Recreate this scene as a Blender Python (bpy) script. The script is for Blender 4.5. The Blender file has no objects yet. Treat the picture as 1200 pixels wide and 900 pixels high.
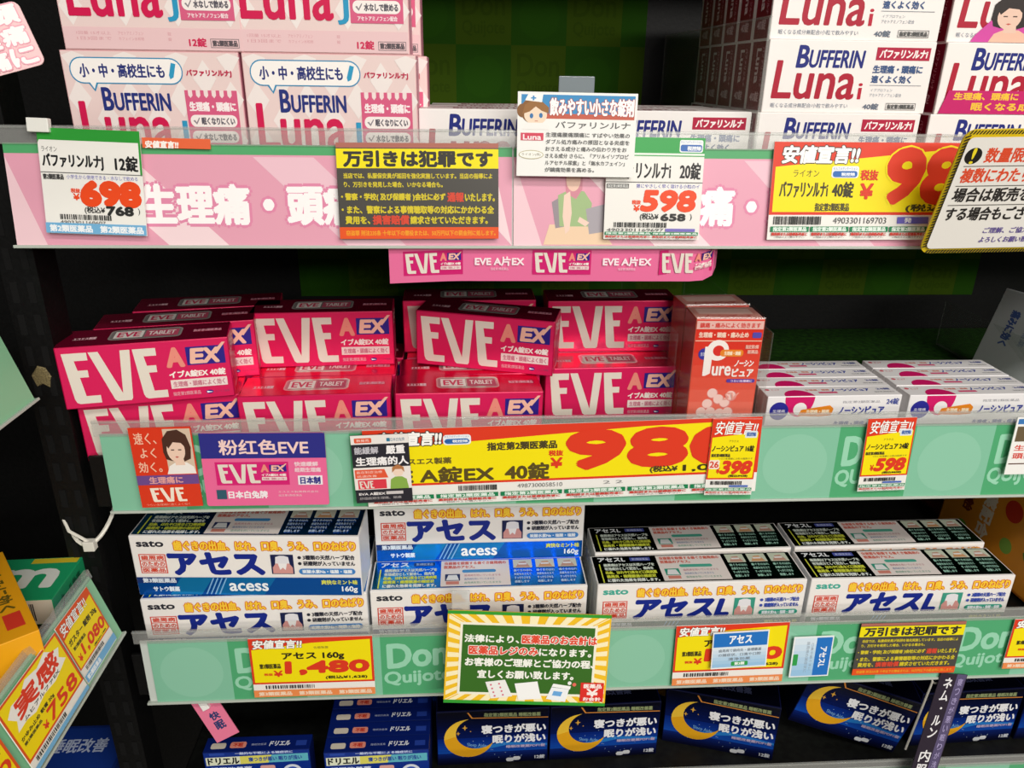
import bpy, bmesh, math, random
from math import sin, cos, radians, pi, atan2, sqrt
from mathutils import Vector, Matrix

random.seed(4)
SC = bpy.context.scene
COL = SC.collection

# ------------------------------------------------------------------ camera
F = 900.0                       # focal length in pixels of the 1200 px wide frame
CAM = Vector((0.0, -0.56, 1.45))
PITCH, YAW, ROLL = radians(22), radians(3.6), radians(.82)
FW = Vector((sin(YAW) * cos(PITCH), cos(YAW) * cos(PITCH), -sin(PITCH)))
_rt = Vector((cos(YAW), -sin(YAW), 0))
_up = _rt.cross(FW)
RT = _rt * cos(ROLL) + _up * sin(ROLL)
UP = _up * cos(ROLL) - _rt * sin(ROLL)
cd = bpy.data.cameras.new('camera')
cd.sensor_fit = 'HORIZONTAL'
cd.sensor_width = 36
cd.lens = 36 * F / 1200
cd.clip_start = .01
co = bpy.data.objects.new('camera', cd)
COL.objects.link(co)
co.matrix_world = Matrix.Translation(CAM) @ Matrix((RT, UP, -FW)).transposed().to_4x4()
SC.camera = co

# ------------------------------------------------------------------ light
w = bpy.data.worlds.new('store_ambience')
SC.world = w
w.use_nodes = True
bg = w.node_tree.nodes['Background']
bg.inputs[0].default_value = (1.0, .955, .90, 1)
bg.inputs[1].default_value = .2


def area(name, loc, target, sx, sy, power, color=(1, .96, .9)):
    l = bpy.data.lights.new(name, 'AREA')
    l.shape = 'RECTANGLE'
    l.size, l.size_y, l.energy, l.color = sx, sy, power, color
    o = bpy.data.objects.new(name, l)
    COL.objects.link(o)
    o.location = loc
    o.rotation_euler = (Vector(target) - Vector(loc)).to_track_quat('-Z', 'Y').to_euler()
    return o


# rows of fluorescent tubes on the store ceiling, over the aisle and over the aisles behind
area('ceiling_lamp', (.75, -1.45, 2.75), (.75, -1.2, 0), 2.4, .22, 46)
area('ceiling_lamp', (1.2, -2.6, 2.75), (.3, 0, .9), 2.6, .25, 56)
area('ceiling_lamp', (1.6, -4.6, 2.75), (.3, 0, 1.0), 3.0, .3, 125)
SC.view_settings.view_transform = 'Standard'
SC.view_settings.look = 'None'
SC.view_settings.exposure = -.58
SC.view_settings.gamma = 1
SC.view_settings.use_curve_mapping = False


# ------------------------------------------------------------------ helpers
def ray(x, y):
    return FW + RT * ((x - 600) / F) - UP * ((y - 450) / F)


def on_y(x, y, Y):
    d = ray(x, y)
    return CAM + d * ((Y - CAM.y) / d.y)


def on_z(x, y, Z):
    d = ray(x, y)
    return CAM + d * ((Z - CAM.z) / d.z)


def on_plane(x, y, o, n):
    d = ray(x, y)
    return CAM + d * ((o - CAM).dot(n) / d.dot(n))


def lin(c):
    c /= 255
    return c / 12.92 if c <= .04045 else ((c + .055) / 1.055) ** 2.4


_mats = {}


def mat(hexc, rough=.45, metal=0.0, spec=.35):
    key = (hexc, rough, metal, spec)
    if key in _mats:
        return _mats[key]
    m = bpy.data.materials.new('ink_' + hexc)
    m.use_nodes = True
    b = m.node_tree.nodes['Principled BSDF']
    r, g, bl = (lin(int(hexc[i:i + 2], 16)) for i in (0, 2, 4))
    b.inputs['Base Color'].default_value = (r, g, bl, 1)
    b.inputs['Roughness'].default_value = rough
    b.inputs['Metallic'].default_value = metal
    b.inputs['Specular IOR Level'].default_value = spec
    m.diffuse_color = (r, g, bl, 1)
    _mats[key] = m
    return m


def clear_mat(name, tint, gloss, milk, dcol=(.85, .85, .82)):
    m = bpy.data.materials.new(name)
    m.use_nodes = True
    nt = m.node_tree
    nt.nodes.clear()
    out = nt.nodes.new('ShaderNodeOutputMaterial')
    tr = nt.nodes.new('ShaderNodeBsdfTransparent')
    tr.inputs[0].default_value = (*tint, 1)
    gl = nt.nodes.new('ShaderNodeBsdfGlossy')
    gl.inputs['Roughness'].default_value = .12
    di = nt.nodes.new('ShaderNodeBsdfDiffuse')
    di.inputs[0].default_value = (*dcol, 1)
    m1 = nt.nodes.new('ShaderNodeMixShader')
    m1.inputs[0].default_value = gloss
    m2 = nt.nodes.new('ShaderNodeMixShader')
    m2.inputs[0].default_value = milk
    nt.links.new(tr.outputs[0], m1.inputs[1])
    nt.links.new(gl.outputs[0], m1.inputs[2])
    nt.links.new(m1.outputs[0], m2.inputs[1])
    nt.links.new(di.outputs[0], m2.inputs[2])
    nt.links.new(m2.outputs[0], out.inputs[0])
    return m


CLEAR = clear_mat('clear_acrylic', (.97, .98, .97), .06, .04)
LIP = clear_mat('rail_plastic', (.93, .94, .93), .08, .14)
WRAP = clear_mat('cellophane', (1, 1, 1), .045, .0)


def noise_mat(name, c1, c2, scale, rough=.6, bump=.0, detail=3, metal=0.):
    m = bpy.data.materials.new(name)
    m.use_nodes = True
    nt = m.node_tree
    b = nt.nodes['Principled BSDF']
    tc = nt.nodes.new('ShaderNodeTexCoord')
    nz = nt.nodes.new('ShaderNodeTexNoise')
    nz.inputs['Scale'].default_value = scale
    nz.inputs['Detail'].default_value = detail
    rp = nt.nodes.new('ShaderNodeValToRGB')
    rp.color_ramp.elements[0].position = .35
    rp.color_ramp.elements[1].position = .65
    for e, c in zip(rp.color_ramp.elements, (c1, c2)):
        e.color = (*[lin(int(c[i:i + 2], 16)) for i in (0, 2, 4)], 1)
    nt.links.new(tc.outputs['Object'], nz.inputs['Vector'])
    nt.links.new(nz.outputs[0], rp.inputs[0])
    nt.links.new(rp.outputs[0], b.inputs['Base Color'])
    b.inputs['Roughness'].default_value = rough
    b.inputs['Metallic'].default_value = metal
    b.inputs['Specular IOR Level'].default_value = .3
    if bump:
        bp = nt.nodes.new('ShaderNodeBump')
        bp.inputs['Strength'].default_value = bump
        bp.inputs['Distance'].default_value = .001
        nt.links.new(nz.outputs[0], bp.inputs['Height'])
        nt.links.new(bp.outputs[0], b.inputs['Normal'])
    return m


BLACK_METAL = noise_mat('black_powder_coat', '050505', '0b0b0b', 300, .5, .15)
GREEN_SHEET = noise_mat('dark_green_sheet', '16380c', '2c5c14', 160, .7, .6)

# --- text: one throw-away scene turns strings into flat meshes
TMP = bpy.data.scenes.new('lettering')
_txt = {}


def glyphs(s):
    if s in _txt:
        return _txt[s]
    cu = bpy.data.curves.new('t', 'FONT')
    cu.body = s
    cu.resolution_u = 3
    o = bpy.data.objects.new('t', cu)
    TMP.collection.objects.link(o)
    vl = TMP.view_layers[0]
    vl.update()
    me = bpy.data.meshes.new_from_object(o.evaluated_get(vl.depsgraph))
    vs = [(v.co.x, v.co.y) for v in me.vertices]
    fs = [tuple(p.vertices) for p in me.polygons]
    bpy.data.objects.remove(o)
    bpy.data.curves.remove(cu)
    bpy.data.meshes.remove(me)
    x0 = min(v[0] for v in vs)
    x1 = max(v[0] for v in vs)
    y0 = min(v[1] for v in vs)
    y1 = max(v[1] for v in vs)
    vs = [((x - x0) / (x1 - x0 or 1), 1 - (y - y0) / (y1 - y0 or 1)) for x, y in vs]
    fs = [f if sum(vs[f[i - 1]][0] * vs[f[i]][1] - vs[f[i]][0] * vs[f[i - 1]][1] for i in range(len(f))) > 0 else f[::-1] for f in fs]
    _txt[s] = vs, fs
    return _txt[s]


class Print:
    """Flat print on one face. Coordinates in per cent of the face, u to the right, v down. asp = width / height."""

    def __init__(s, asp):
        s.asp, s.parts, s.n, s.cur = asp, {}, 0, ('print', 0)

    def part(s, name, k=0):
        s.cur = (name, k)
        return s

    def _add(s, vs, fs, m):
        d = s.parts.setdefault(s.cur, ([], [], [], []))
        b = len(d[0])
        s.n += 1
        d[0].extend((u, v, s.n) for u, v in vs)
        d[1].extend(tuple(i + b for i in f) for f in fs)
        if m not in d[3]:
            d[3].append(m)
        d[2].extend([d[3].index(m)] * len(fs))

    def poly(s, pts, c, **k):
        s._add(pts, [tuple(range(len(pts)))], mat(c, **k))
        return s

    def rect(s, x0, y0, x1, y1, c, **k):
        return s.poly([(x0, y0), (x1, y0), (x1, y1), (x0, y1)], c, **k)

    def ell(s, x, y, rx, c, ry=None, n=28, **k):
        ry = rx * s.asp if ry is None else ry
        return s.poly([(x + rx * cos(a * 2 * pi / n), y + ry * sin(a * 2 * pi / n)) for a in range(n)], c, **k)

    def rr(s, x0, y0, x1, y1, r, c, **k):
        pts = []
        ry = r * s.asp
        for cx, cy, a0 in ((x1 - r, y0 + ry, -90), (x1 - r, y1 - ry, 0), (x0 + r, y1 - ry, 90), (x0 + r, y0 + ry, 180)):
            for i in range(7):
                a = radians(a0 + i * 15)
                pts.append((cx + r * cos(a), cy + ry * sin(a)))
        return s.poly(pts, c, **k)

    def frame(s, x0, y0, x1, y1, t, c):
        ty = t * s.asp
        s.rect(x0, y0, x1, y0 + ty, c).rect(x0, y1 - ty, x1, y1, c)
        return s.rect(x0, y0 + ty, x0 + t, y1 - ty, c).rect(x1 - t, y0 + ty, x1, y1 - ty, c)

    def grad(s, x0, y0, x1, y1, c0, c1, n=8, **k):
        a = [int(c0[i:i + 2], 16) for i in (0, 2, 4)]
        b = [int(c1[i:i + 2], 16) for i in (0, 2, 4)]
        for i in range(n):
            t = i / (n - 1)
            c = '%02x%02x%02x' % tuple(round(p + (q - p) * t) for p, q in zip(a, b))
            s.rect(x0, y0 + (y1 - y0) * i / n, x1, y0 + (y1 - y0) * (i + 1) / n, c, **k)
        return s

    def t(s, txt, x0, y0, x1, y1, c, b=0.0, ol=None, sh=0.0, rot=False, slope=0.0, fat=1.0, **k):
        """text stretched into the box; b = stroke growth (per cent of width), ol = (colour, growth), sh = lean, rot = turned a quarter clockwise, slope = v per u"""
        vs, fs = glyphs(txt)
        if rot:
            vs = [(1 - v, u) for u, v in vs]
        W, H = x1 - x0, y1 - y0
        cap = fat * (min(.05 * W, .07 * H / s.asp / len(txt)) if rot else min(.05 * H / s.asp, .07 * W / len(txt)))
        b = min(b, cap)
        base = [(x0 + u * W + sh * (1 - v) * H / s.asp, y0 + v * H + slope * u * W) for u, v in vs]

        def rings(r, n):
            return [(0, 0)] + [(r * cos(2 * pi * i / n), r * sin(2 * pi * i / n) * s.asp) for i in range(n)]
        if ol:
            for dx, dy in rings(b + min(ol[1], max(cap, .03 * H / s.asp) * 1.5), 8):
                s._add([(u + dx, v + dy) for u, v in base], fs, mat(ol[0]))
                s.n -= .6
            s.n += .6
        for dx, dy in (rings(b, 6 if fat < 1.35 else 14) + ([] if fat < 1.35 else rings(b * .55, 7)[1:]) if b else [(0, 0)]):
            s._add([(u + dx, v + dy) for u, v in base], fs, mat(c, **k))
            s.n -= .6
        s.n += .6
        return s

    def bars(s, x0, y0, x1, y1, c='303030', n=34):
        rnd = random.Random(int(x0 * 7 + y0 * 3 + x1))
        x, step = x0, (x1 - x0) / n
        while x < x1 - step:
            wd = step * rnd.choice((.35, .6, .9))
            s.rect(x, y0, x + wd, y1, c)
            x += wd + step * rnd.choice((.3, .45, .7))
        return s

    def meshes(s, T, W, H):
        """T(x metres right, z metres down, lift) -> local point"""
        out = []
        for (name, _k), (vs, fs, mi, ms) in s.parts.items():
            me = bpy.data.meshes.new(name)
            me.from_pydata([T(u / 100 * W, v / 100 * H, .00004 + l * .000009) for u, v, l in vs], [], fs)
            for m in ms:
                me.materials.append(m)
            me.polygons.foreach_set('material_index', mi)
            out.append((name, me))
        return out


def link(name, data, parent=None, mw=None):
    o = bpy.data.objects.new(name, data)
    COL.objects.link(o)
    if parent:
        o.parent = parent
    if mw is not None:
        o.matrix_world = mw
    return o


def tag(o, label, cat, group=None):
    o['label'], o['category'] = label, cat
    if group:
        o['group'] = group
    return o


def bm_mesh(name, bm, mats):
    me = bpy.data.meshes.new(name)
    bmesh.ops.recalc_face_normals(bm, faces=bm.faces)
    bm.to_mesh(me)
    bm.free()
    for m in mats:
        me.materials.append(m)
    return me


def box_mesh(name, x0, x1, y0, y1, z0, z1, mats, face_mat=None, bev=.0006, seg=2):
    """face_mat: order of material index for (-x, +x, -y, +y, -z, +z)"""
    bm = bmesh.new()
    v = [bm.verts.new((x, y, z)) for x in (x0, x1) for y in (y0, y1) for z in (z0, z1)]
    q = [(0, 1, 3, 2), (4, 6, 7, 5), (0, 4, 5, 1), (2, 3, 7, 6), (0, 2, 6, 4), (1, 5, 7, 3)]
    for i, f in enumerate(q):
        fa = bm.faces.new([v[j] for j in f])
        if face_mat:
            fa.material_index = face_mat[i]
    if bev:
        bmesh.ops.bevel(bm, geom=bm.edges[:] + bm.verts[:], offset=bev, segments=seg, affect='EDGES', profile=.5)
    return bm_mesh(name, bm, mats)


def tube(name, pts, r, m, n=8, closed=False):
    bm = bmesh.new()
    rings = []
    N = len(pts)
    for i, p in enumerate(pts):
        p = Vector(p)
        a = Vector(pts[(i - 1) % N] if closed or i else pts[0])
        b = Vector(pts[(i + 1) % N] if closed or i < N - 1 else pts[-1])
        d = (b - a).normalized()
        s = d.orthogonal().normalized() if abs(d.z) > .95 else d.cross(Vector((0, 0, 1))).normalized()
        t2 = d.cross(s)
        rings.append([bm.verts.new(p + s * r * cos(2 * pi * k / n) + t2 * r * sin(2 * pi * k / n)) for k in range(n)])
    for i in range(N if closed else N - 1):
        A, B = rings[i], rings[(i + 1) % N]
        for k in range(n):
            bm.faces.new((A[k], A[(k + 1) % n], B[(k + 1) % n], B[k]))
    if not closed:
        bm.faces.new(rings[0])
        bm.faces.new(rings[-1])
    return bm_mesh(name, bm, [m])


# ------------------------------------------------------------------ cartons
class Kind:
    """A carton of one product: the meshes are made once and shared by all its copies. Origin: bottom centre of the front face."""

    def __init__(s, W, H, D, cols, prints, bev=.0007, **mk):
        s.W, s.H, s.D = W, H, D
        uniq = []
        for c in cols:
            if c not in uniq:
                uniq.append(c)
        ms = [mat(c, **mk) for c in uniq]
        s.me = [('carton', box_mesh('carton', -W / 2, W / 2, 0, D, 0, H, ms, [uniq.index(c) for c in cols], bev))]
        for face, p in prints:
            T = dict(front=lambda x, z, l: (x - W / 2, -l, H - z),
                     top=lambda x, z, l: (x - W / 2, D - z, H + l),
                     left=lambda x, z, l: (-W / 2 - l, D - x, H - z),
                     right=lambda x, z, l: (W / 2 + l, x, H - z))[face]
            a, b = dict(front=(W, H), top=(W, D), left=(D, H), right=(D, H))[face]
            s.me += p.meshes(T, a, b)

    def put(s, name, loc, label, cat, group=None, yaw=0, lean=0, roll=0):
        o = tag(link(name, None), label, cat, group)
        o.empty_display_size = .02
        o.location = loc
        o.rotation_euler = (lean, roll, yaw)
        for n, me in s.me:
            link(n, me, o)
        return o


def eve_mark(p, x0, y0, x1, y1, white='e6dccf', asp=None):
    """the three tall block letters"""
    W, H = x1 - x0, y1 - y0

    def P(pts, a, b):
        p.poly([(x0 + (a + u * (b - a)) * W, y0 + v * H) for u, v in pts], white)
    for a, b, in ((0, .31), (.704, 1)):
        P([(0, 0), (.8, 0), (.8, .15), (.36, .15), (.42, .34)], a, b)
        P([(0, 0), (.42, .34), (.74, .34), (.74, .48), (.45, .48), (.54, .85), (.52, 1), (.3, 1), (.2, .97), (.15, .9)], a, b)
        P([(.54, .85), (1, .85), (1, 1), (.52, 1)], a, b)
    P([(0, 0), (.24, 0), (.66, .85), (.66, 1), (.5, 1), (.44, .96)], .263, .68)
    P([(.76, 0), (1, 0), (.88, .96), (.84, 1), (.66, 1), (.66, .85)], .263, .68)
    return p


def eve_badge(p, x0, y0, x1, y1):
    W, H = x1 - x0, y1 - y0
    p.t('A', x0, y0 + .04 * H, x0 + .27 * W, y1, 'ee8f80', b=.9 * W / 35, fat=1.6)
    p.poly([(x0 + .33 * W, y0), (x1, y0), (x1, y1), (x0 + .33 * W, y1)], '2b1d86')
    p.t('E', x0 + .40 * W, y0 + .14 * H, x0 + .60 * W, y0 + .88 * H, 'f4bca8', b=.9 * W / 35, sh=.12, fat=1.6)
    p.t('X', x0 + .62 * W, y0 + .14 * H, x0 + .88 * W, y0 + .88 * H, 'f4bca8', b=.9 * W / 35, sh=.1, fat=1.6)
    p.poly([(x0 + .80 * W, y0 + .36 * H), (x0 + .97 * W, y0 - .16 * H), (x0 + 1.03 * W, y0 - .16 * H), (x0 + .86 * W, y0 + .46 * H)], 'f4bca8')
    return p


def eve_face(p, x0=0, y0=0, x1=100, y1=100, k=0):
    X = lambda u: x0 + u * (x1 - x0) / 100
    Y = lambda v: y0 + v * (y1 - y0) / 100
    sc = (x1 - x0) / 100
    p.part('brand_lettering', k)
    eve_mark(p, X(3.5), Y(10), X(60), Y(92))
    p.part('badge_print', k)
    eve_badge(p, X(62.5), Y(12), X(97), Y(42))
    p.part('fine_print', k)
    p.t('イブA錠EX 40錠', X(62.5), Y(50), X(96), Y(61), 'fbeee8', b=.35 * sc)
    p.rect(X(62.5), Y(64.5), X(96.5), Y(79), 'f0dcd8')
    p.t('生理痛・頭痛によく効く', X(64), Y(67.5), X(95), Y(76.5), 'c9788a', b=.12 * sc)
    if sc > .6:
        p.t('指定第2類医薬品', X(63), Y(84.5), X(79.5), Y(91), 'f0c0cc')
        p.ell(X(85), Y(88.5), 2.2, '2b1d86', ry=3).poly([(X(83.3), Y(87)), (X(87), Y(89)), (X(83.5), Y(90))], 'ffffff')
        p.t('エスエス製薬', X(88.5), Y(86.5), X(97), Y(90.5), 'b04070')
    return p


FOIL = dict(rough=.3, metal=.2)
PINK = 'ea2463'


def kind_eve():
    p = Print(.125 / .051)
    eve_face(p)
    q = Print(.125 / .042).part('top_print').rect(.6, 1.5, 99.4, 98.5, 'e8175c', rough=.22, metal=.85)
    q.t('エスエス製薬', 8, 48, 21, 62, 'f3c9d2', b=.15)
    q.rr(28, 16, 71, 76, 4, 'e9ded8', rough=.2, metal=.6).rr(29, 20, 70, 72, 3.6, 'c8bcb8', rough=.2, metal=.6).rect(31, 26, 48, 66, 'f2ebe4').rect(49, 26, 69, 66, 'c2506a')
    q.t('EVE', 33, 32, 46, 60, 'd83a62', b=.5).t('TABLET', 51, 34, 67, 56, 'f6e6e2', b=.3)
    q.t('指定第2類医薬品', 78, 40, 95, 54, 'f3a9bd', b=.1)
    r = Print(.042 / .051).part('side_print')
    r.t('EVE', 25, 12, 75, 30, 'f4ece4', b=1).rr(30, 38, 70, 84, 8, 'c8406a').t('A錠EX', 25, 86, 75, 94, 'f4d0d8')
    return Kind(.125, .051, .042, ('c20c49', 'c20c49', PINK, 'c20c49', 'c20c49', 'c81050'), [('front', p), ('top', q), ('right', r)], bev=.0009, **FOIL)


def luna_side(asp, c='8c1232'):
    return Print(asp).part('side_print').rect(14, 2, 94, 98, c, rough=.35).t('Luna', 40, 12, 62, 60, 'f0dfe0', b=1, rot=True).t('バファリンルナ', 70, 10, 80, 66, 'e0a8b4', b=.4, rot=True).t('40錠', 28, 72, 74, 86, 'e8c6cc', b=.6)


def kind_luna_i(suffix=True):
    a = .125 / .0495
    p = Print(a).part('brand_lettering')
    p.t('B', 17.5, 8, 24, 37, '14227c', b=.5, sh=.08).t('UFFERIN', 24.8, 14, 57, 37, '14227c', b=.5, sh=.08)
    p.t('Luna', 5, 29, 54, 80, 'b00a2e', b=.5, sh=.07)
    if suffix:
        p.t('i', 57, 58, 59.2, 80, 'bd1034', b=.3)
    p.part('badge_print').rect(64.5, 8.5, 97, 26, 'b5103c').t('バファリンルナ' + ('i' if suffix else ''), 66.5, 11.5, 95, 23, 'fff4f2', b=.5, sh=.1)
    p.part('fine_print').t('生理痛・頭痛に', 64, 33, 94, 43.5, '3a5686', b=.22).t('速くよく効く', 64, 47, 88, 57, '3a5686', b=.22)
    p.rect(63.5, 60, 95, 60.8, '8a8f98').t('イブプロフェン', 64.5, 65, 78, 69, '8f9aa8').t('アセトアミノフェン配合', 64.5, 71.5, 84, 76.5, '8f9aa8')
    p.t('眠くなる成分無配合/小粒で飲みやすい', 5, 86.5, 52, 93, '8890a0').t('40錠', 61.5, 86, 71, 94.5, '6a7484', b=.15)
    p.frame(75.5, 85, 94, 95, .3, '777777').t('指定第2類医薬品', 76.5, 87, 93, 93.2, '555555', b=.1)
    q = Print(.125 / .038).part('top_print').rect(1, 4, 99, 14, '9a1438').t('BUFFERIN Luna', 20, 34, 70, 66, '8c1232', b=.3).rect(1, 84, 40, 92, '9a1438')
    return Kind(.125, .0495, .038, ('f6f0ec', 'a01838', 'f6f1ed', '9a1438', 'f3eeea', 'f6f1ed'), [('front', p), ('top', q), ('left', luna_side(.038 / .0495))], rough=.4)


def kind_luna_j():
    W, H = .1187, .0845
    p = Print(W / H).part('diamond_print')
    for i in range(7):
        for j in range(6):
            cx, cy = 7 + i * 14.5, 4 + j * 16
            if cy < 80 and (i + j) % 2 == 0:
                p.poly([(cx, max(cy - 14, .8)), (cx + 6.6, cy), (cx, min(cy + 14, 82)), (max(cx - 6.6, .6), cy)], 'f5eae6')
    p.part('brand_lettering')
    p.rr(4, 5, 67.5, 25, 6.8, '2f8dbb').poly([(13, 24), (19, 24), (16.5, 31)], '2f8dbb')
    p.rr(4.6, 5.9, 66.9, 24.1, 6.4, 'fdf8f4').poly([(13.8, 23), (18.2, 23), (16.3, 29)], 'fdf8f4')
    p.t('小・中・高校生にも', 9.5, 10, 57, 20, '2b3478', b=.25).poly([(59.5, 18), (61.5, 8.5), (64, 9.5), (62, 19.5), (60, 21)], '2f9cc8')
    p.t('B', 20, 28, 25.5, 45, '23307c', b=.55).t('UFFERIN', 26.5, 32, 58, 45, '23307c', b=.6)
    p.t('Luna', 6, 39, 57, 75, 'd4124f', b=.6)
    p.t('J', 60, 53, 66, 78, '2b9ac6', b=.25)
    p.part('badge_print').t('バファリンルナJ', 69.5, 13.5, 95, 18.8, 'c2274e', b=.35)
    p.rect(67, 29, 97, 77, 'dc5f86')
    for i in range(6):
        p.poly([(69 + i * 4.5, 29), (71.4 + i * 4.5, 29), (71.4 + i * 4.5, 33), (70.2 + i * 4.5, 35), (69 + i * 4.5, 33)], 'f7e3e0')
    p.t('生理痛・頭痛に', 69, 38, 95.5, 45, 'fff3f3', b=.45)
    for y, s in ((48, '眠くなりにくい'), (60.5, '水なしで飲める')):
        p.rr(68.5, y, 95.5, y + 9.5, 3.1, 'fbf2ee').t(s, 75, y + 2.2, 94, y + 7.6, '5a5560', b=.18).poly([(70, y + 4.6), (71, y + 4), (71.8, y + 6), (73.6, y + 2), (74, y + 2.6), (71.9, y + 7.6)], '8a8088')
    p.t('アセトアミノフェン配合', 71, 71.8, 93.5, 75.2, 'fde5e9', b=.1)
    p.part('fine_print').rect(.8, 83, 99.2, 99, 'eec9cb')
    for y, a, b_ in ((86, '1回量 15才以上', 'アセトアミノフェン'), (90, '　1日3回まで', 'カフェイン水和物')):
        p.t(a, 8, y, 27, y + 2.5, 'd99aa2').t(b_, 31, y, 45, y + 2.5, 'd99aa2').t('錠', 58.5, y, 60.5, y + 2.5, 'd99aa2')
    p.t('12錠', 70, 90, 79.5, 96.3, 'd22a58', b=.3).frame(82, 90.3, 98, 97, .3, '6a6066').t('第2類医薬品', 83, 91.5, 97, 95.8, '5a5056', b=.15)
    return Kind(W, H, .036, ('e9b8ba', 'd88ba0', 'efd6d2', 'efd6d2', 'efd6d2', 'f6e4e0'), [('front', p)], rough=.4)


def acess_front(asp, L):
    p = Print(asp).part('brand_lettering')
    navy = '14288c'
    p.t('sato', 3, 9, 14.5, 17.5, '3fae9a' if L else '2a2a33', b=.6, fat=1.6)
    p.t('アセス' + ('L' if L else ''), 17.5, 29, 63 if L else 57, 63.5, navy, b=1.2, sh=-.16 if not L else .2, fat=1.5)
    p.part('slogan_print').t('歯ぐきの出血、はれ、口臭、うみ、口のねばり', 19, 8, 98, 23.5, 'ffd23c', b=.2, ol=('df6c0c', .5))
    p.part('badge_print').rect(3, 30, 14.7, 62.5, 'd8452e')
    for i, s in enumerate(('歯周病', 'のための', '医薬品')):
        p.rect(3.5, 31.5 + i * 10.4, 14.2, 40.5 + i * 10.4, 'f3e9e4').t(s, 4, 32.4 + i * 10.4, 13.8, 39.6 + i * 10.4, 'd8452e', b=.25)
    x = 66 if L else 60.5
    p.part('tooth_print').rect(x, 30, x + 10, 63, '3b9a84' if L else '17204c')
    p.poly([(x + 2.2, 34), (x + 4, 32), (x + 6, 32), (x + 7.8, 34), (x + 8.2, 46), (x + 1.8, 46)], 'e8e6ea').poly([(x + .6, 52), (x + 2, 45), (x + 8, 45), (x + 9.4, 52), (x + 9.4, 62), (x + .6, 62)], 'd99a94').poly([(x + 3, 45), (x + 7, 45), (x + 6.2, 56), (x + 5, 52), (x + 3.8, 56)], 'f4f1f0')
    bx = 78.5 if L else 72.5
    c = '3a4fae' if L else '2c2c38'
    p.part('fine_print')
    for i, s in enumerate(('3種類の天然ハーブ配合', '研磨剤が入っていません')):
        p.ell(bx + .7, 35 + i * 10, .8, c).t(s, bx + 2.3, 31 + i * 10, 97.5, 38.5 + i * 10, c, b=.1)
    p.rr(bx, 53.5, 97.5, 63.5, 1.7, '33a890' if L else '3f86cc').t('炭酸水素Na・塩酸・塩酸', bx + 1.5, 55.5, 96, 61.5, 'eef4fa', b=.15)
    fo = dict(rough=.25, metal=.6)
    p.part('foil_strip_print')
    if L:
        p.rect(.4, 69, 99.6, 99.4, '0d7a58', **fo)
    else:
        p.rect(.4, 69, 99.6, 99.4, '1264c4', **fo).rect(.4, 69, 18, 79, '16306e').poly([(20, 69), (34, 69), (28, 99), (14, 99)], '1e9ae0', **fo).poly([(40, 69), (62, 69), (56, 99), (34, 99)], '1a8cdc', **fo)
    for i in range(4):
        p.poly([(30 + i * 1.9, 98), (34 + i * 1.9, 70), (34.6 + i * 1.9, 70), (30.6 + i * 1.9, 98)], '7fb4e0')
    p.t('acess', 41, 79, 58, 92, 'f3f8fb', b=.4).t('第3類医薬品', 3, 70.5, 17.5, 78, 'dfe8f2', b=.25).t('サトウ製薬', 7, 85, 18.5, 93, 'e6f0fa', b=.3)
    p.t('爽快なミント味', 82, 73, 98, 80.5, 'd8dc5a', b=.25).t('160g', 91, 84, 97.8, 95, 'f3f8fb', b=.35)
    return p


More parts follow.
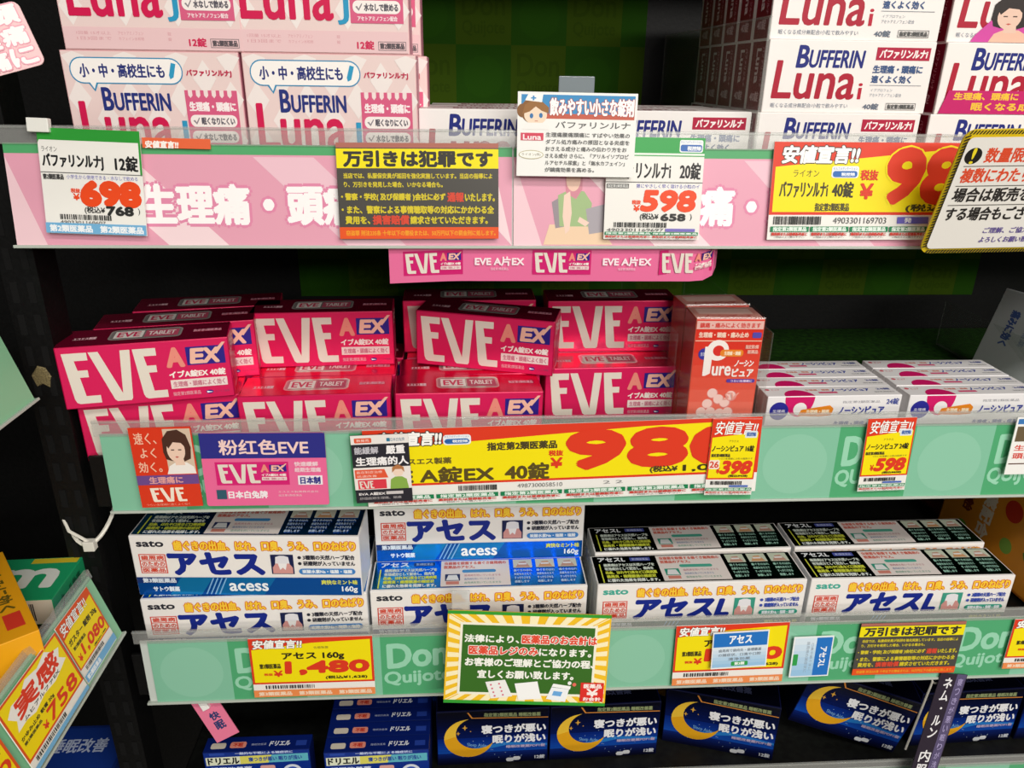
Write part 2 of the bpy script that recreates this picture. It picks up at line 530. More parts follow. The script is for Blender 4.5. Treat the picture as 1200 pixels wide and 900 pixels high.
def acess_top(asp, L):
    dk = '0a2a22' if L else '0b3f98'
    fo = dict(rough=.2, metal=.95)
    p = Print(asp).part('top_panel_print').rect(.7, 3, 99.3, 95, '08251f' if L else '1a7ad0', **fo)
    if L:
        p.poly([(70, 3), (99.3, 3), (99.3, 95), (88, 95)], '0c4a34', **fo)
    else:
        p.poly([(.7, 3), (14, 3), (30, 95), (.7, 95)], '30a4e4', **fo).poly([(66, 3), (99.3, 3), (99.3, 95), (60, 95)], '1e88d8', **fo)
    yel = 'd8e048'
    p.t('アセス' + ('L' if L else ''), 3.5, 8, 16.5, 22, 'eef2f4', b=.3).rect(19, 9, 29, 21, '4a55a8' if L else '14306c').t('第3類医薬品', 20, 11, 28, 19, 'd0d8f0')
    p.rect(3.2, 30, 3.8, 92, yel)
    for i, (s, c) in enumerate((('歯周病はアセスは天然ハーブを', 'd6e0d4'), ('有効成分として配合し、歯肉を', 'd6e0d4'), ('出血、はれや口臭など口周病薬', yel), ('歯周炎・歯槽膿漏の諸症状', yel), ('に優れた効果を発揮します。', 'e8f0ea'))):
        p.t(s, 5.5, 29 + i * 13, 30 - (i % 2), 39 + i * 13, c, b=.12)
    p.poly([(32, 6), (64.5, 6), (64.5, 92), (32, 92)], 'eee4de')
    p.t('虫歯菌を殺菌する歯ぐき歯周病の', 33.5, 10, 63, 20, 'd86a5a', b=.1).t('医薬品のアセス。', 33.5, 23, 48, 33, 'd86a5a', b=.12)
    p.rr(42, 38, 58, 48, 1, '4faf98' if L else '3f90cc').rect(34, 52, 41, 74, '2f9a80' if L else '1c2a5c').poly([(35.5, 55), (39.5, 55), (40.5, 72), (34.5, 72)], 'eef0f0').rect(34.5, 76, 40.5, 86, 'd88878')
    for i, c in enumerate(('c07080', '6a88b8', '6aa890')):
        p.t('歯周病を防いでいたませる', 43, 54 + i * 12, 60 - 3 * (i == 1), 61 + i * 12, c)
    for i in range(3):
        x = 66.5 + i * 10.8
        p.rect(x, 7, x + 9, 36, 'd8d8c4' if not L else 'cdd6c0').poly([(x + 1, 34), (x + 3, 16), (x + 6, 14), (x + 8, 34)], 'c89a86' if i != 1 else 'd8a070').rect(x + 2.5, 20, x + 6.5, 25, 'f4f4f0')
        for j in range(4):
            p.t(('歯ぐきのはれ', '炎症をおさえて', 'すっきりさせる', '殺菌します')[j], x, 41 + j * 12.5, x + 8.6 - j * .6, 49 + j * 12.5, '9fd0bc' if L else 'bcd4f0', b=.06)
    return p


def kind_acess(L):
    W, H, D = .199, .0615, .046
    c = 'f4efea'
    side = '12281f' if L else '1a3a78'
    return Kind(W, H, D, ('e9e6e4', 'dfe4e8', c, c, c, c), [('front', acess_front(W / H, L)), ('top', acess_top(W / D, L))], bev=.0009, rough=.4)


def kind_pure16():
    W, H, D = .0585, .111, .036
    p = Print(W / H).part('tablet_print').grad(1.5, 17, 98.5, 98.5, 'e2301c', 'f4917c', 8, rough=.3)
    for x, y in ((36, 70), (30, 79), (46, 75), (56, 78), (64, 72), (22, 86), (36, 86), (50, 87), (62, 86), (28, 93), (44, 95), (58, 94), (16, 94)):
        p.ell(x, y - 9, 8.2, 'e8908a').ell(x - .8, y - 9.5, 7.3, 'fbd5cc')
    p.part('brand_lettering').rect(1.5, 1.5, 98.5, 8, 'eebdb4').t('鎮痛・痛みによく効きます', 6, 3, 94, 7, 'd84038', b=.3).t('生理痛・頭痛・痛み止め', 6, 10.5, 78, 14.6, 'ffd9c4', b=.4)
    p.rect(1.5, 17, 98.5, 17.7, 'f7d0b4').rr(84, 10.5, 97, 15, 2, '5548b0')
    p.ell(17, 28, 9, '33309c').t('生理痛', 11, 26.6, 23, 29.6, 'ffffff')
    p.ell(36, 25, 16, 'fff6f0').ell(37, 25.3, 8.2, 'e0261a').poly([(17, 22), (29, 22), (28, 44), (21, 46), (17, 46)], 'fff6f0')
    p.rr(40, 24.4, 74, 30, 4.6, 'f08a1c').t('生理痛・頭痛', 46, 25.8, 70, 28.8, 'ffe9c8', b=.4)
    p.t('ure', 31, 38, 58, 45.5, 'fff6f0', b=1.6).t('ノーシン', 63, 33, 90, 38, 'fff6f0', b=1, sh=.1).t('ピュア', 61, 40, 92, 46.5, 'fff6f0', b=1.3)
    p.rr(54, 48.5, 96, 51.5, 2.5, '5a3fa8').t('つらい生理痛に', 60, 49.2, 92, 51, 'f0d8f0', b=.2)
    p.t('指定第2類', 76, 20.5, 95, 23.5, 'f6b8a8', b=.3).t('医薬品', 80, 24.6, 95, 27.5, 'f6b8a8', b=.3).t('SV', 52, 60, 72, 66, 'f3a89a', b=.3, sh=.3)
    q = Print(W / D).part('top_print').rect(4, 6, 96, 94, 'e49a8c', rough=.3).rect(10, 16, 90, 60, 'f3c8bc').t('ノーシンピュア', 16, 66, 84, 84, 'b83a34', b=.6)
    return Kind(W, H, D, ('d8604c', 'd8604c', 'e2301c', 'd8604c', 'e2301c', 'e3a79c'), [('front', p), ('top', q)], rough=.25)


def kind_pure24():
    W, H, D = .122, .041, .0215
    p = Print(W / H).part('front_print')
    p.poly([(24 + 11 * cos(a * pi / 16), 2 + 46 * sin(a * pi / 16)) for a in range(17)], 'd8186a').ell(25, 30, 5, 'f6f2f0')
    p.ell(9.5, 34, 7, '2a2a96').t('生理痛', 5, 30.5, 14, 37, 'ffffff')
    p.poly([(24, 46), (26, 32), (34, 28), (47, 22), (50, 30), (49, 46), (40, 48)], 'f08c1c').t('生理痛・頭痛', 30, 32, 47, 41, 'ffe9c8', b=.2)
    p.t('ノーシンピュア', 54, 26, 88, 44, '2a3a9c', b=.5).t('24錠', 89, 8, 98, 22, '505a9c', b=.2).t('指定第2類医薬品', 56, 12, 84, 18, '9a9aa0')
    p.t('生理痛・頭痛・痛み止め', 52, 60, 94, 74, '6a74a8', b=.2)
    q = Print(W / D).part('top_print').poly([(24 + 11 * cos(a * pi / 12), 98 - 62 * sin(a * pi / 12)) for a in range(13)], 'd8186a')
    q.t('生理痛・頭痛', 32, 30, 50, 46, 'e09080', b=.1).t('ノーシンピュア', 51, 26, 80, 54, '3046a4', b=.4).rect(40, 58, 54, 74, 'dc4a78').t('24錠', 86, 26, 96, 44, '505a9c', b=.2).t('指定第2類医薬品', 82, 60, 97, 72, '909090').ell(4, 30, 1.6, 'd85a6a').t('ピュア', 7, 24, 13, 40, 'd85a6a')
    return Kind(W, H, D, ('f3f0f0',) * 6, [('front', p), ('top', q)], rough=.35)


def kind_moon():
    W, H, D = .118, .074, .034
    fo = dict(rough=.3, metal=.15)
    p = Print(W / H).part('night_sky_print').grad(.8, 1.2, 99.2, 50, '060616', '0a1a58', 8, **fo).grad(.8, 50, 99.2, 78, '0c2a80', '1650b8', 7, **fo).grad(.8, 78, 99.2, 98.8, '0e2470', '060a2c', 5, **fo)
    p.poly([(30, 70), (60, 60), (99, 66), (99, 70), (62, 66), (34, 76)], '2a7fd0', **fo)
    rnd = random.Random(3)
    for i in range(26):
        x, y = rnd.uniform(22, 97), rnd.uniform(46, 92)
        p.ell(x, y, .35, 'bcd6f4', n=6)
    p.part('moon_print')
    n = 22
    out = [(28.5 + 22 * cos(radians(a)), 50 + 22 * p.asp * sin(radians(a))) for a in [262 - i * 232 / n for i in range(n + 1)]]
    inn = [(35.5 + 18.5 * cos(radians(a)), 41 + 18 * p.asp * sin(radians(a))) for a in [248 - i * 214 / n for i in range(n + 1)]]
    for i in range(n):
        p.poly([out[i], inn[i], inn[i + 1], out[i + 1]], 'e8a81c' if i > n * .35 else 'f0c23a')
    for x, y, r in ((25, 30, 2.6), (19, 40, 2), (30, 37, .8), (15, 47, .6)):
        p.poly([(x, y - r * 2), (x + r * .3, y - r * .4), (x + r, y), (x + r * .3, y + r * .4), (x, y + r * 2), (x - r * .3, y + r * .4), (x - r, y), (x - r * .3, y - r * .4)], 'e0a840')
    p.part('brand_lettering').t('寝つきが悪い', 40, 27, 97, 42, 'f0f0f2', b=.55).t('眠りが浅い', 50, 46, 97, 61, 'f0f0f2', b=.55).t('睡眠改善薬PDF1錠', 62, 66, 97, 71, 'b8a8c8', b=.2)
    p.t('Sleep Aide', 27, 58, 44, 66, '7fb4e8', slope=.2)
    p.t('12錠', 88, 87, 97, 94, 'e0e4ee', b=.3).rr(62, 90, 69, 97, 2, 'eef0f4').rr(68, 88, 75, 95, 2, 'eef0f4')
    p.poly([(27, 2), (31, 13), (99, 17), (99, 15.6), (32, 11.6), (28.4, 2)], 'd88a3a').t('指定第2類医薬品 睡眠改善薬', 42, 4, 92, 11, '8f9a6c', b=.15, slope=.05)
    q = Print(W / D).part('top_print').rect(1, 4, 99, 96, '07081a', rough=.25, metal=.5).t('睡眠改善薬', 40, 34, 75, 62, '3a3f5c', b=.3)
    return Kind(W, H, D, ('0a0e30', '0a0e30', '0b1240', '0a0e30', '0a0e30', '12163c'), [('front', p), ('top', q)], rough=.3)


def kind_drewell():
    W, H, D = .104, .062, .0187
    p = Print(W / H).part('brand_lettering').rect(1, 2, 99, 98, '10308c', rough=.3)
    p.t('一般的な不眠による諸症状に', 30, 1.5, 84, 6.5, 'c8d4f0', b=.2).rect(6, 2, 20, 7, '2a4aa8')
    p.poly([(2, 11), (98, 8), (98, 24), (2, 28)], 'e8ecd0').poly([(34, 10), (64, 9), (60, 25.6), (34, 26.7)], 'e4dc64').poly([(64, 9), (98, 8), (98, 24), (60, 25.6)], '62b8c8')
    p.t('ドリエル', 4, 12.5, 33, 26, '16161c', b=.6, slope=-.02).t('寝つきが悪い 眠りが浅い', 42, 13, 92, 22, '2a4a9c', b=.2, slope=-.03)
    p.t('睡眠改善薬', 6, 32, 44, 40, 'd8e0f4', b=.3).rr(52, 31, 66, 40, 2, 'e4a8a0').ell(82, 46, 9, 'dfe4ee').ell(82, 46, 6, '3a5cc0')
    q = Print(W / D).part('top_print').rect(1, 4, 99, 96, '0a1e68', rough=.3).rr(6, 40, 20, 78, 2, 'd8cdbc').rr(24, 36, 39, 76, 2, 'e8907c').t('不眠', 27, 44, 36, 68, 'c83828', b=.3)
    q.t('睡眠改善薬', 44, 50, 58, 64, 'a8b0cc').t('ドリエル', 61, 40, 80, 70, 'e8ecf4', b=.5, sh=.15).rect(86, 40, 96, 74, '24409c')
    return Kind(W, H, D, ('0a1c5c', '0a1c5c', '10308c', '0a1c5c', '0a1c5c', '0d2470'), [('front', p), ('top', q)], rough=.3)


# ------------------------------------------------------------------ the fixture
def struct(name, me, mw=None):
    o = link(name, me, None, mw)
    o['kind'] = 'structure'
    return o


Z_TOP, Z_MID, Z_LOW, Z_BASE = 1.3765, 1.151, .9524, .764       # upper faces of the shelf boards
DEPTH = .36
struct('wall_back', box_mesh('wall_back', -1.5, 1.6, DEPTH + .002, DEPTH + .03, 0, 2.2, [BLACK_METAL], bev=0))
struct('floor', box_mesh('floor', -3.5, 4, -5.5, DEPTH + .03, -.05, 0, [noise_mat('vinyl_floor', '8c8880', '9a968e', 3)], bev=0))


def shelf(z, label, liner):
    o = tag(link('display_shelf', None), label, 'shelf')
    o.location = (0, 0, z)
    link('shelf_board', box_mesh('shelf_board', -.302, 1.1, .006, DEPTH, -.018, -.0012, [BLACK_METAL]), o)
    link('shelf_liner', box_mesh('shelf_liner', -.30, 1.1, .008, DEPTH - .002, -.0012, -.0001, [liner], bev=0), o)
    link('front_lip', box_mesh('front_lip', -.302, 1.1, .003, .0062, -.034, .012, [BLACK_METAL]), o)
    return o


DARK_SHEET = noise_mat('black_sheet', '0c0c0b', '161815', 120, .6)
shelf(1.640, 'black metal shelf board above the pink and white cartons', DARK_SHEET)
shelf(Z_TOP, 'black metal shelf holding pink and white cartons, uppermost row of goods', DARK_SHEET)
shelf(Z_MID, 'black metal shelf with green liner holding the magenta foil cartons', GREEN_SHEET)
shelf(Z_LOW, 'black metal shelf holding the long toothpaste cartons', DARK_SHEET)
shelf(Z_BASE, 'black metal shelf holding the dark blue sleep aid cartons', DARK_SHEET)


def backing(label, x0, x1, z0, z1, cell, phase):
    W, H = x1 - x0, z1 - z0
    o = tag(link('backing_sheet', None), label, 'backing sheet')
    o.location = (x0, DEPTH, z0)
    link('sheet', box_mesh('sheet', 0, W, -.001, .0015, 0, H, [mat('162c0a', .6, 0, .05)], bev=0), o)
    nx, nz = math.ceil(W / cell), math.ceil(H / cell)
    p = Print(W / H).part('checker_print')
    for j in range(nz):
        for i in range(nx):
            a, b = i * cell / W * 100, min((i + 1) * cell / W * 100, 100)
            c, d = j * cell / H * 100, min((j + 1) * cell / H * 100, 100)
            k = (i + j + phase) % 2
            p.rect(a, c, b, d, '415a10' if k else '2a5410', rough=.7, spec=.05)
            if b - a > 60 * cell / W and d - c > 60 * cell / H:
                u, v = (b - a) / 100, (d - c) / 100
                if k:
                    p.t('Don', a + 12 * u, c + 14 * v, a + 88 * u, c + 52 * v, '3a520e', b=.12, rough=.7, spec=.05).t('Quijote', a + 12 * u, c + 60 * v, a + 88 * u, c + 88 * v, '3a520e', b=.1, rough=.7, spec=.05)
                else:
                    p.ell(a + 50 * u, c + 54 * v, 36 * u, '2c5810', rough=.7, spec=.05)
    for n, me in p.meshes(lambda x, z, l: (x, -.001 - l, H - z), W, H):
        link(n, me, o)


backing('dark green checkered sheet behind the empty gap on the uppermost row', -.13, .2, 1.38, 1.60, .0605, 0)
backing('dark green checkered strip on the back of the middle row', -.2, .645, 1.196, 1.30, .0585, 1)

# perforated black upright at the end of the shelves
up = tag(link('slotted_upright', None), 'black slotted metal upright beside the shelf ends', 'upright')
up.location = (-.327, .012, 0)
bm = bmesh.new()
bmesh.ops.create_cube(bm, size=1, matrix=Matrix.Translation((0, .015, 1.1)) @ Matrix.Diagonal((.026, .03, 2.2, 1)))
link('post', bm_mesh('post', bm, [BLACK_METAL]), up)
slot = box_mesh('slot', -.0025, .0025, -.0006, .0004, -.008, .008, [mat('020202', .9)], bev=0)
for i in range(44):
    for dx in (-.006, .006):
        link('slot', slot, up).location = (dx, 0, .72 + i * .025)
residue = [(-.0062, .0), (-.001, .007), (.004, .0055), (.0068, -.001), (.005, -.009), (.0, -.006), (-.004, -.0085)]
bm = bmesh.new()
top = [bm.verts.new((x, -.0012, z)) for x, z in residue]
bot = [bm.verts.new((x * 1.15, 0, z * 1.15)) for x, z in residue]
bm.faces.new(top)
for i in range(7):
    bm.faces.new((top[i], bot[i], bot[(i + 1) % 7], top[(i + 1) % 7]))
c = on_y(48, 440, .012)
link('tape_residue', bm_mesh('tape_residue', bm, [noise_mat('old_tape', '5c5138', '8a7c55', 900)]), up).location = (c.x + .327, 0, c.z)

ct = on_y(97, 627, .004)
tie = tag(link('cable_tie', None), 'white plastic cable tie around the black upright', 'cable tie')
tie.location = (ct.x + .0, .027, ct.z + .006)
white_pl = mat('e8e4d8', .4)
link('strap', tube('strap', [(.0175 * cos(2 * pi * i / 28), .021 * sin(2 * pi * i / 28), .013 * sin(2 * pi * i / 28) + .004 * cos(4 * pi * i / 28)) for i in range(28)], .0017, white_pl, 6, True), tie)
link('locking_head', box_mesh('locking_head', -.001, .008, -.0255, -.0185, -.021, -.012, [white_pl]), tie)
link('tail', tube('tail', [(.003, -.0225, -.013), (-.012, -.02, -.004), (-.0195, -.012, .006), (-.02, -.008, .011)], .0014, white_pl, 6), tie)


# ------------------------------------------------------------------ flat goods: cards, tags, inserts
def basis(x, n):
    """x right, z up in the plane, y into the plane"""
    y = -n.normalized()
    x = (x - y * x.dot(y)).normalized()
    return x, y, x.cross(y)


def fit(TL, TR, BL, o, n):
    """world matrix (origin: bottom centre of the front), width and height of a rectangle seen at these pixels on a plane"""
    a, b, c = (on_plane(*q, o, n) for q in (TL, TR, BL))
    X, Y, Z = basis(b - a, n)
    W, H = (b - a).length, abs((c - a).dot(Z))
    org = (a + b) / 2 - Z * H
    M = Matrix((X, Y, Z)).transposed().to_4x4()
    M.translation = org
    return M, W, H


def card(name, label, cat, quad, o, n, col, draw, thick=.0008, group=None, r=0, rough=.35, warp=None):
    M, W, H = fit(*quad, o, n)
    p = Print(W / H)
    draw(p)
    ob = tag(link(name, None, None, M), label, cat, group)
    ob.empty_display_size = .01
    if r or warp:
        bm = bmesh.new()
        if warp:
            N = 24
            rows = [[bm.verts.new(warp(W * i / N - W / 2, 0, z)) for i in range(N + 1)] for z in (0, H)]
            for i in range(N):
                bm.faces.new((rows[0][i], rows[0][i + 1], rows[1][i + 1], rows[1][i]))
            ex = bmesh.ops.extrude_face_region(bm, geom=bm.faces[:])
            bmesh.ops.translate(bm, verts=[v for v in ex['geom'] if isinstance(v, bmesh.types.BMVert)], vec=(0, thick, 0))
        else:
            pts = []
            for cx, cz, a0 in ((W / 2 - r, r, -90), (W / 2 - r, H - r, 0), (-W / 2 + r, H - r, 90), (-W / 2 + r, r, 180)):
                pts += [(cx + r * cos(radians(a0 + i * 15)), cz + r * sin(radians(a0 + i * 15))) for i in range(7)]
            f = [bm.verts.new((x, 0, z)) for x, z in pts]
            g = [bm.verts.new((x, thick, z)) for x, z in pts]
            bm.faces.new(f)
            bm.faces.new(g)
            for i in range(len(f)):
                bm.faces.new((f[i], f[i - 1], g[i - 1], g[i]))
        me = bm_mesh('sheet', bm, [mat(col, rough)])
    else:
        me = box_mesh('sheet', -W / 2, W / 2, 0, thick, 0, H, [mat(col, rough)], bev=0)
    link('sheet', me, ob)
    T = (lambda x, z, l: warp(x - W / 2, -l, H - z)) if warp else (lambda x, z, l: (x - W / 2, -l, H - z))
    for nm, me in p.meshes(T, W, H):
        link(nm, me, ob)
    return ob


class Rail:
    """clear price rail along a shelf front. Origin on the upper edge of the lip, at X = 0"""

    def __init__(s, label, zt, height, tilt, lip, x0=-.299, x1=1.08, ext=0):
        s.n = Vector((0, -cos(tilt), sin(tilt)))
        s.o = Vector((0, 0, zt))
        s.x0, s.x1, s.h, s.lip = x0, x1, height, lip
        X, Y, Z = basis(Vector((1, 0, 0)), s.n)
        s.M = Matrix((X, Y, Z)).transposed().to_4x4()
        s.M.translation = s.o
        s.root = tag(link('price_rail', None, None, s.M), label, 'price rail')
        link('clear_lip', box_mesh('clear_lip', x0 - .004 - ext, x1, -.0012, .0, -lip - .001, 0, [LIP], bev=.0004), s.root)
        link('lip_edge', box_mesh('lip_edge', x0 - .004 - ext, x1, -.0020, .0006, -.0012, .0008, [LIP], bev=.0004), s.root)
        link('back_plate', box_mesh('back_plate', x0, x1, .0016, .0028, -height, -lip, [mat('cfd6cf', .3)], bev=0), s.root)
        link('bottom_ledge', box_mesh('bottom_ledge', x0 - .002, x1, -.0016, .0028, -height - .0022, -height, [mat('b9c0b6', .25)], bev=.0004), s.root)

    def u(s, px, py):
        """rail coordinate (right, down from the lip edge) seen at a pixel"""
        q = s.M.inverted() @ on_plane(px, py, s.o, s.n)
        return q.x, -q.z

    def insert(s, name, xa, xb, col, draw=None, top=None):
        top = s.lip if top is None else top
        W, H = xb - xa, s.h - top
        o = link(name, box_mesh(name, xa, xb, .0003, .0012, -s.h, -top, [mat(col, .35)], bev=0), s.root)
        if draw:
            p = Print(W / H)
            draw(p)
            for n, me in p.meshes(lambda x, z, l: (xa + x, .0003 - l, -top - z), W, H):
                link(n, me, o)

    def card(s, name, label, quad, col, draw, lift=.0022, cat='price tag', **k):
        return card(name, label, cat, quad, s.o + s.n * lift, s.n, col, draw, **k)


TILT = radians(8)
R1 = Rail('clear price rail with pink inserts along the uppermost row', 1.4130, .0785, TILT, .0105, x0=-.311, ext=.03)
R2 = Rail('clear price rail with green inserts under the magenta cartons', 1.1950, .0785, radians(2), .0115, x0=-.288)
R3 = Rail('clear price rail with green inserts under the toothpaste cartons', .9925, .0775, radians(2), .0115, x0=-.291)
R4 = Rail('clear price rail at the foot, in front of the dark blue cartons', .8055, .0775, radians(2), .0115)


def pink_insert(text_u, figure):
    def draw(p):
        p.part('stripe_print')
        for i, c in ((-2, 'f3cdd5'), (1, 'f6d9de'), (4, 'efc3d0'), (7, 'f6d9de'), (10, 'f0c6d2')):
            a = i * 12
            q = [(max(0, min(100, x)), y) for x, y in ((a, 12), (a + 12, 12), (a + 30, 100), (a + 18, 100))]
            if q[1][0] > q[0][0] or q[2][0] > q[3][0]:
                p.poly(q, c)
        p.rect(0, 0, 100, 10, '52a86c')
        p.part('lettering')
        p.t('生理痛・頭痛に', text_u, 40, text_u + 50, 78, 'fffafa', b=.5, ol=('e38aac', .6))
        if figure:
            p.part('figure_print')
            f = figure
            X = lambda u: f + u * .42
            p.poly([(X(4), 78), (X(28), 78), (X(36), 99), (X(1), 99)], 'f0cfae')
            p.poly([(X(5), 55), (X(9), 50), (X(12), 80), (X(7), 82)], '9a8f96')
            p.poly([(X(8), 48), (X(14), 42), (X(21), 44), (X(25), 56), (X(24), 80), (X(9), 80)], 'a3bd86')
            p.poly([(X(11), 20), (X(15), 14), (X(20), 18), (X(20), 42), (X(17), 52), (X(12), 46)], 'd48a9a')
            p.ell(X(15.5), 32, 1.5, 'f0c8b4', ry=12)
            p.poly([(X(11), 48), (X(14), 44), (X(15), 66), (X(14), 84), (X(12), 88), (X(10.5), 70)], 'f3d3c2')
            p.poly([(X(22), 62), (X(33), 56), (X(36), 84), (X(24), 88)], 'aaa3aa').poly([(X(19), 70), (X(24), 76), (X(22), 80), (X(18), 75)], 'f3d3c2')
    return draw


W_PINK = 1.0
xa, xb = R1.x0, R1.u(601, 230)[0]
_u = lambda r, px, py, a, b: (r.u(px, py)[0] - a) / (b - a) * 100
R1.insert('insert_panel', xa, xb - .0006, 'e7a3b8', pink_insert(_u(R1, 166, 240, xa, xb), None))
x2 = xb + (xb - xa)
R1.insert('insert_panel', xb + .0006, x2 - .0006, 'e7a3b8', pink_insert(_u(R1, 742, 240, xb, x2), _u(R1, 634, 240, xb, x2)))
x3 = x2 + (xb - xa)
R1.insert('insert_panel', x2 + .0006, x3, 'e7a3b8', pink_insert(_u(R1, 166, 240, xa, xb), None))


def green_inserts(r, start, n0, n1, caps=False, la=.069, da=.0655):
    def light(p):
        p.part('disc_print').ell(50, 52, 40, '8ec8ab', n=36)

    def dark(p):
        p.part('lettering').t('DON' if caps else 'Don', 10, 16, 92, 55, '9ad6b6', b=2.2, slope=-.06).t('QUIJOTE' if caps else 'Quijote', 4, 62, 96, 88, '9ad6b6', b=1.3, slope=-.06)
    for i in range(n0, n1):
        a = start + i * (la + da)
        for x, wd, c, f in ((a, la, '84c2a3', light), (a + la, da, '50a974', dark)):
            lo, hi = max(x, r.x0), min(x + wd, r.x1)
            if hi - lo > .01:
                r.insert('insert_panel', lo, hi, c, f if hi - lo > .9 * wd else None)


green_inserts(R2, R2.u(885, 540)[0], -5, 5, True)
green_inserts(R3, R3.u(177, 780)[0], 0, 9)
green_inserts(R4, R4.u(177, 980)[0], 0, 9)


# ------------------------------------------------------------------ price tags
def d_strip(p, y0, y1, n, c='12804e'):
    """row of drug class panels under a tag"""
    for i in range(n):
        a, b = 1 + i * 98 / n, 1 + (i + 1) * 98 / n - .6
        m = (y0 + y1) / 2
        p.rect(a, y0, b, m - .3, c).t('指定第2類医薬品', a + 1, y0 + .6, b - 1, m - 1, 'e6f4ea', b=.12)
        p.t('薬剤師または登録販売者に', a + .5, m + .4, b - .5, (m + y1) / 2 + .6, 'd03c30', b=.1).t('ご相談の上ご購入下さい。', a + 1.5, (m + y1) / 2 + 1, b - 1.5, y1, '4a4a4a')


def cheap(p, x0, y0, x1, y1, c='e5371f'):
    p.t('安値宣言!!', x0, y0, x1, y1, 'fffdf8', b=.35, ol=('3a3330', .35), sh=.12)


def tag_698(p):
    p.part('header_print').rect(0, 0, 100, 11, '2b9a34').rect(98, 0, 100, 42, '2b9a34').poly([(0, 0), (3, 0), (3, 8), (0, 14)], '2b9a34')
    p.part('name_lettering').t('ライオン', 3, 17, 18, 22, '3a3a3a').t('バファリンルナJ', 3, 24, 62, 38, '18181a', b=.5).t('12錠', 74, 24, 96, 38, '18181a', b=.5)
    p.rect(0, 41, 100, 41.8, '6a6a6a').t('第2類医薬品', 2, 43, 22, 48, '3a3a3a', b=.3).t('小学生から使用できる・水なしで飲める', 25, 43, 95, 47, '5a58b8')
    p.part('price_lettering').t('698', 39, 50, 95, 71, 'ee4a18', b=3, fat=2.4).t('税抜', 28, 56, 37, 60, 'ee4a18', b=.3).t('¥', 30, 61, 36, 67, 'ee4a18', b=.5)
    p.t('(税込¥', 40, 73, 60, 80, '2a2a2a', b=.2).t('768', 62, 72.5, 88, 80.5, '2a2a2a', b=2, fat=1.8).t(')', 93, 73, 95, 80, '2a2a2a')
    p.part('barcode_print').bars(15, 81, 68, 86).t('4903301168607', 15, 87, 60, 90, '555555')
    p.rect(0, 89.5, 100, 99.5, '74b2dc').t('第2類医薬品', 4, 91.5, 46, 98, 'f4f8fc', b=.6).t('第2類医薬品', 54, 91.5, 97, 98, 'f4f8fc', b=.6)


t = R1.card('price_tag', 'white price tag with green header reading 698', ((42, 149), (163, 154), (57, 273)), 'f3f0ea', tag_698, lift=.005)
link('clip', box_mesh('clip', -.038, -.024, -.003, .002, .066, .075, [mat('f0efe8', .3)]), t)


def shoplift(p, k=1.0):
    p.part('header_print').rect(0, 0, 100, 5, 'b06a5c').rect(0, 6, 100, 26, 'f5e400')
    p.t('万引きは犯罪です', 4.5, 8.5, 96, 24, '33312b', b=.8, fat=1.3)
    p.part('body_lettering')
    y = 'd8c52a'
    p.t('当店では、私服保安員が巡回を強化実施しています。当店の指導によ', 4, 31, 96, 36.5, y, b=.12).t('り、万引きを発見した場合、いかなる場合も。', 4, 40, 65, 45.5, y, b=.12)
    p.t('・警察・学校( 及び保護者 )会社に必ず', 2, 52, 66.5, 60, y, b=.22).t('通報', 68, 51, 78, 60.5, 'd84630', b=.5).t('いたします。', 79, 52, 97.5, 60, y, b=.22)
    p.t('・また、警察による事情聴取等の対応にかかわる全', 2, 65, 97, 73, y, b=.22).t('費用を、', 4, 76, 19, 84, y, b=.22).t('損害賠償', 21, 75, 43.5, 84.5, 'd84630', b=.5).t('請求させていただきます。', 44.5, 76, 93, 84, y, b=.22)
    p.part('footer_print').rect(0, 87.5, 100, 100, 'e8541c').t('窃盗罪 刑法235条 十年以下の懲役または、50万円以下の罰金刑に処します。', 4, 91, 98, 96.5, 'f0a020', b=.1)


R1.card('warning_sign', 'black and yellow shoplifting warning sign on the pink rail', ((393, 167), (584, 168), (402, 280)), '4b4843', shoplift, lift=.004, cat='sign')
R3.card('warning_sign', 'black and yellow shoplifting warning sign on the lower green rail', ((1010, 731), (1133, 728), (999, 791)), '4b4843', shoplift, lift=.003, cat='sign')


def tag_598(p):
    p.part('header_print').rect(0, 0, 100, 15, '3aa552').rect(0, 15, 100, 17, 'e6f0e4').rect(0, 17, 100, 18, '3aa552').rr(74, 2, 98, 14, 2, 'f4f6f4').t('セルフメディケーション', 75, 2.6, 97, 5.4, '3060b0').rr(75, 6.5, 97, 13, 2, '3a6cb8').t('税控除', 82, 8, 96, 12, 'f4f6f8', b=.3)
    p.part('name_lettering').t('バファリンルナi', 3, 24, 66, 40, '18181a', b=.4).t('20錠', 76, 24, 97, 40, '18181a', b=.4).rect(0, 43, 100, 43.8, '555555')
    p.rect(1, 45, 24, 49.5, '6a6a68').t('指定第2類医薬品', 2, 45.8, 23, 48.8, 'f0f0ec').t('胃にやさしく早く溶ける小粒のイ', 32, 45, 97, 49, '5a58b8')
    p.part('price_lettering').t('598', 38, 52, 92, 71, 'ee4a18', b=3, sh=.12, fat=1.7).t('税抜', 28, 61, 37, 65, 'ee4a18', b=.3).t('¥', 30, 66, 36, 72, 'ee4a18', b=.5)
    p.t('(税込¥', 37, 74, 56, 81, '2a2a2a', b=.2).t('658', 59, 74.5, 84, 81, '2a2a2a', b=2, fat=1.8).t(')', 89, 74, 91, 81, '2a2a2a')
    p.part('barcode_print').bars(10, 83, 66, 88).t('4903301169697', 3, 89, 62, 92, '555555').rect(64, 89, 95, 92, '7a6cc0')
    d_strip(p, 92.5, 99.5, 2)


R1.card('price_tag', 'white price tag with green header reading 598 beside the pop card', ((712, 160), (827, 162), (708, 280)), 'efece6', tag_598, lift=.004)


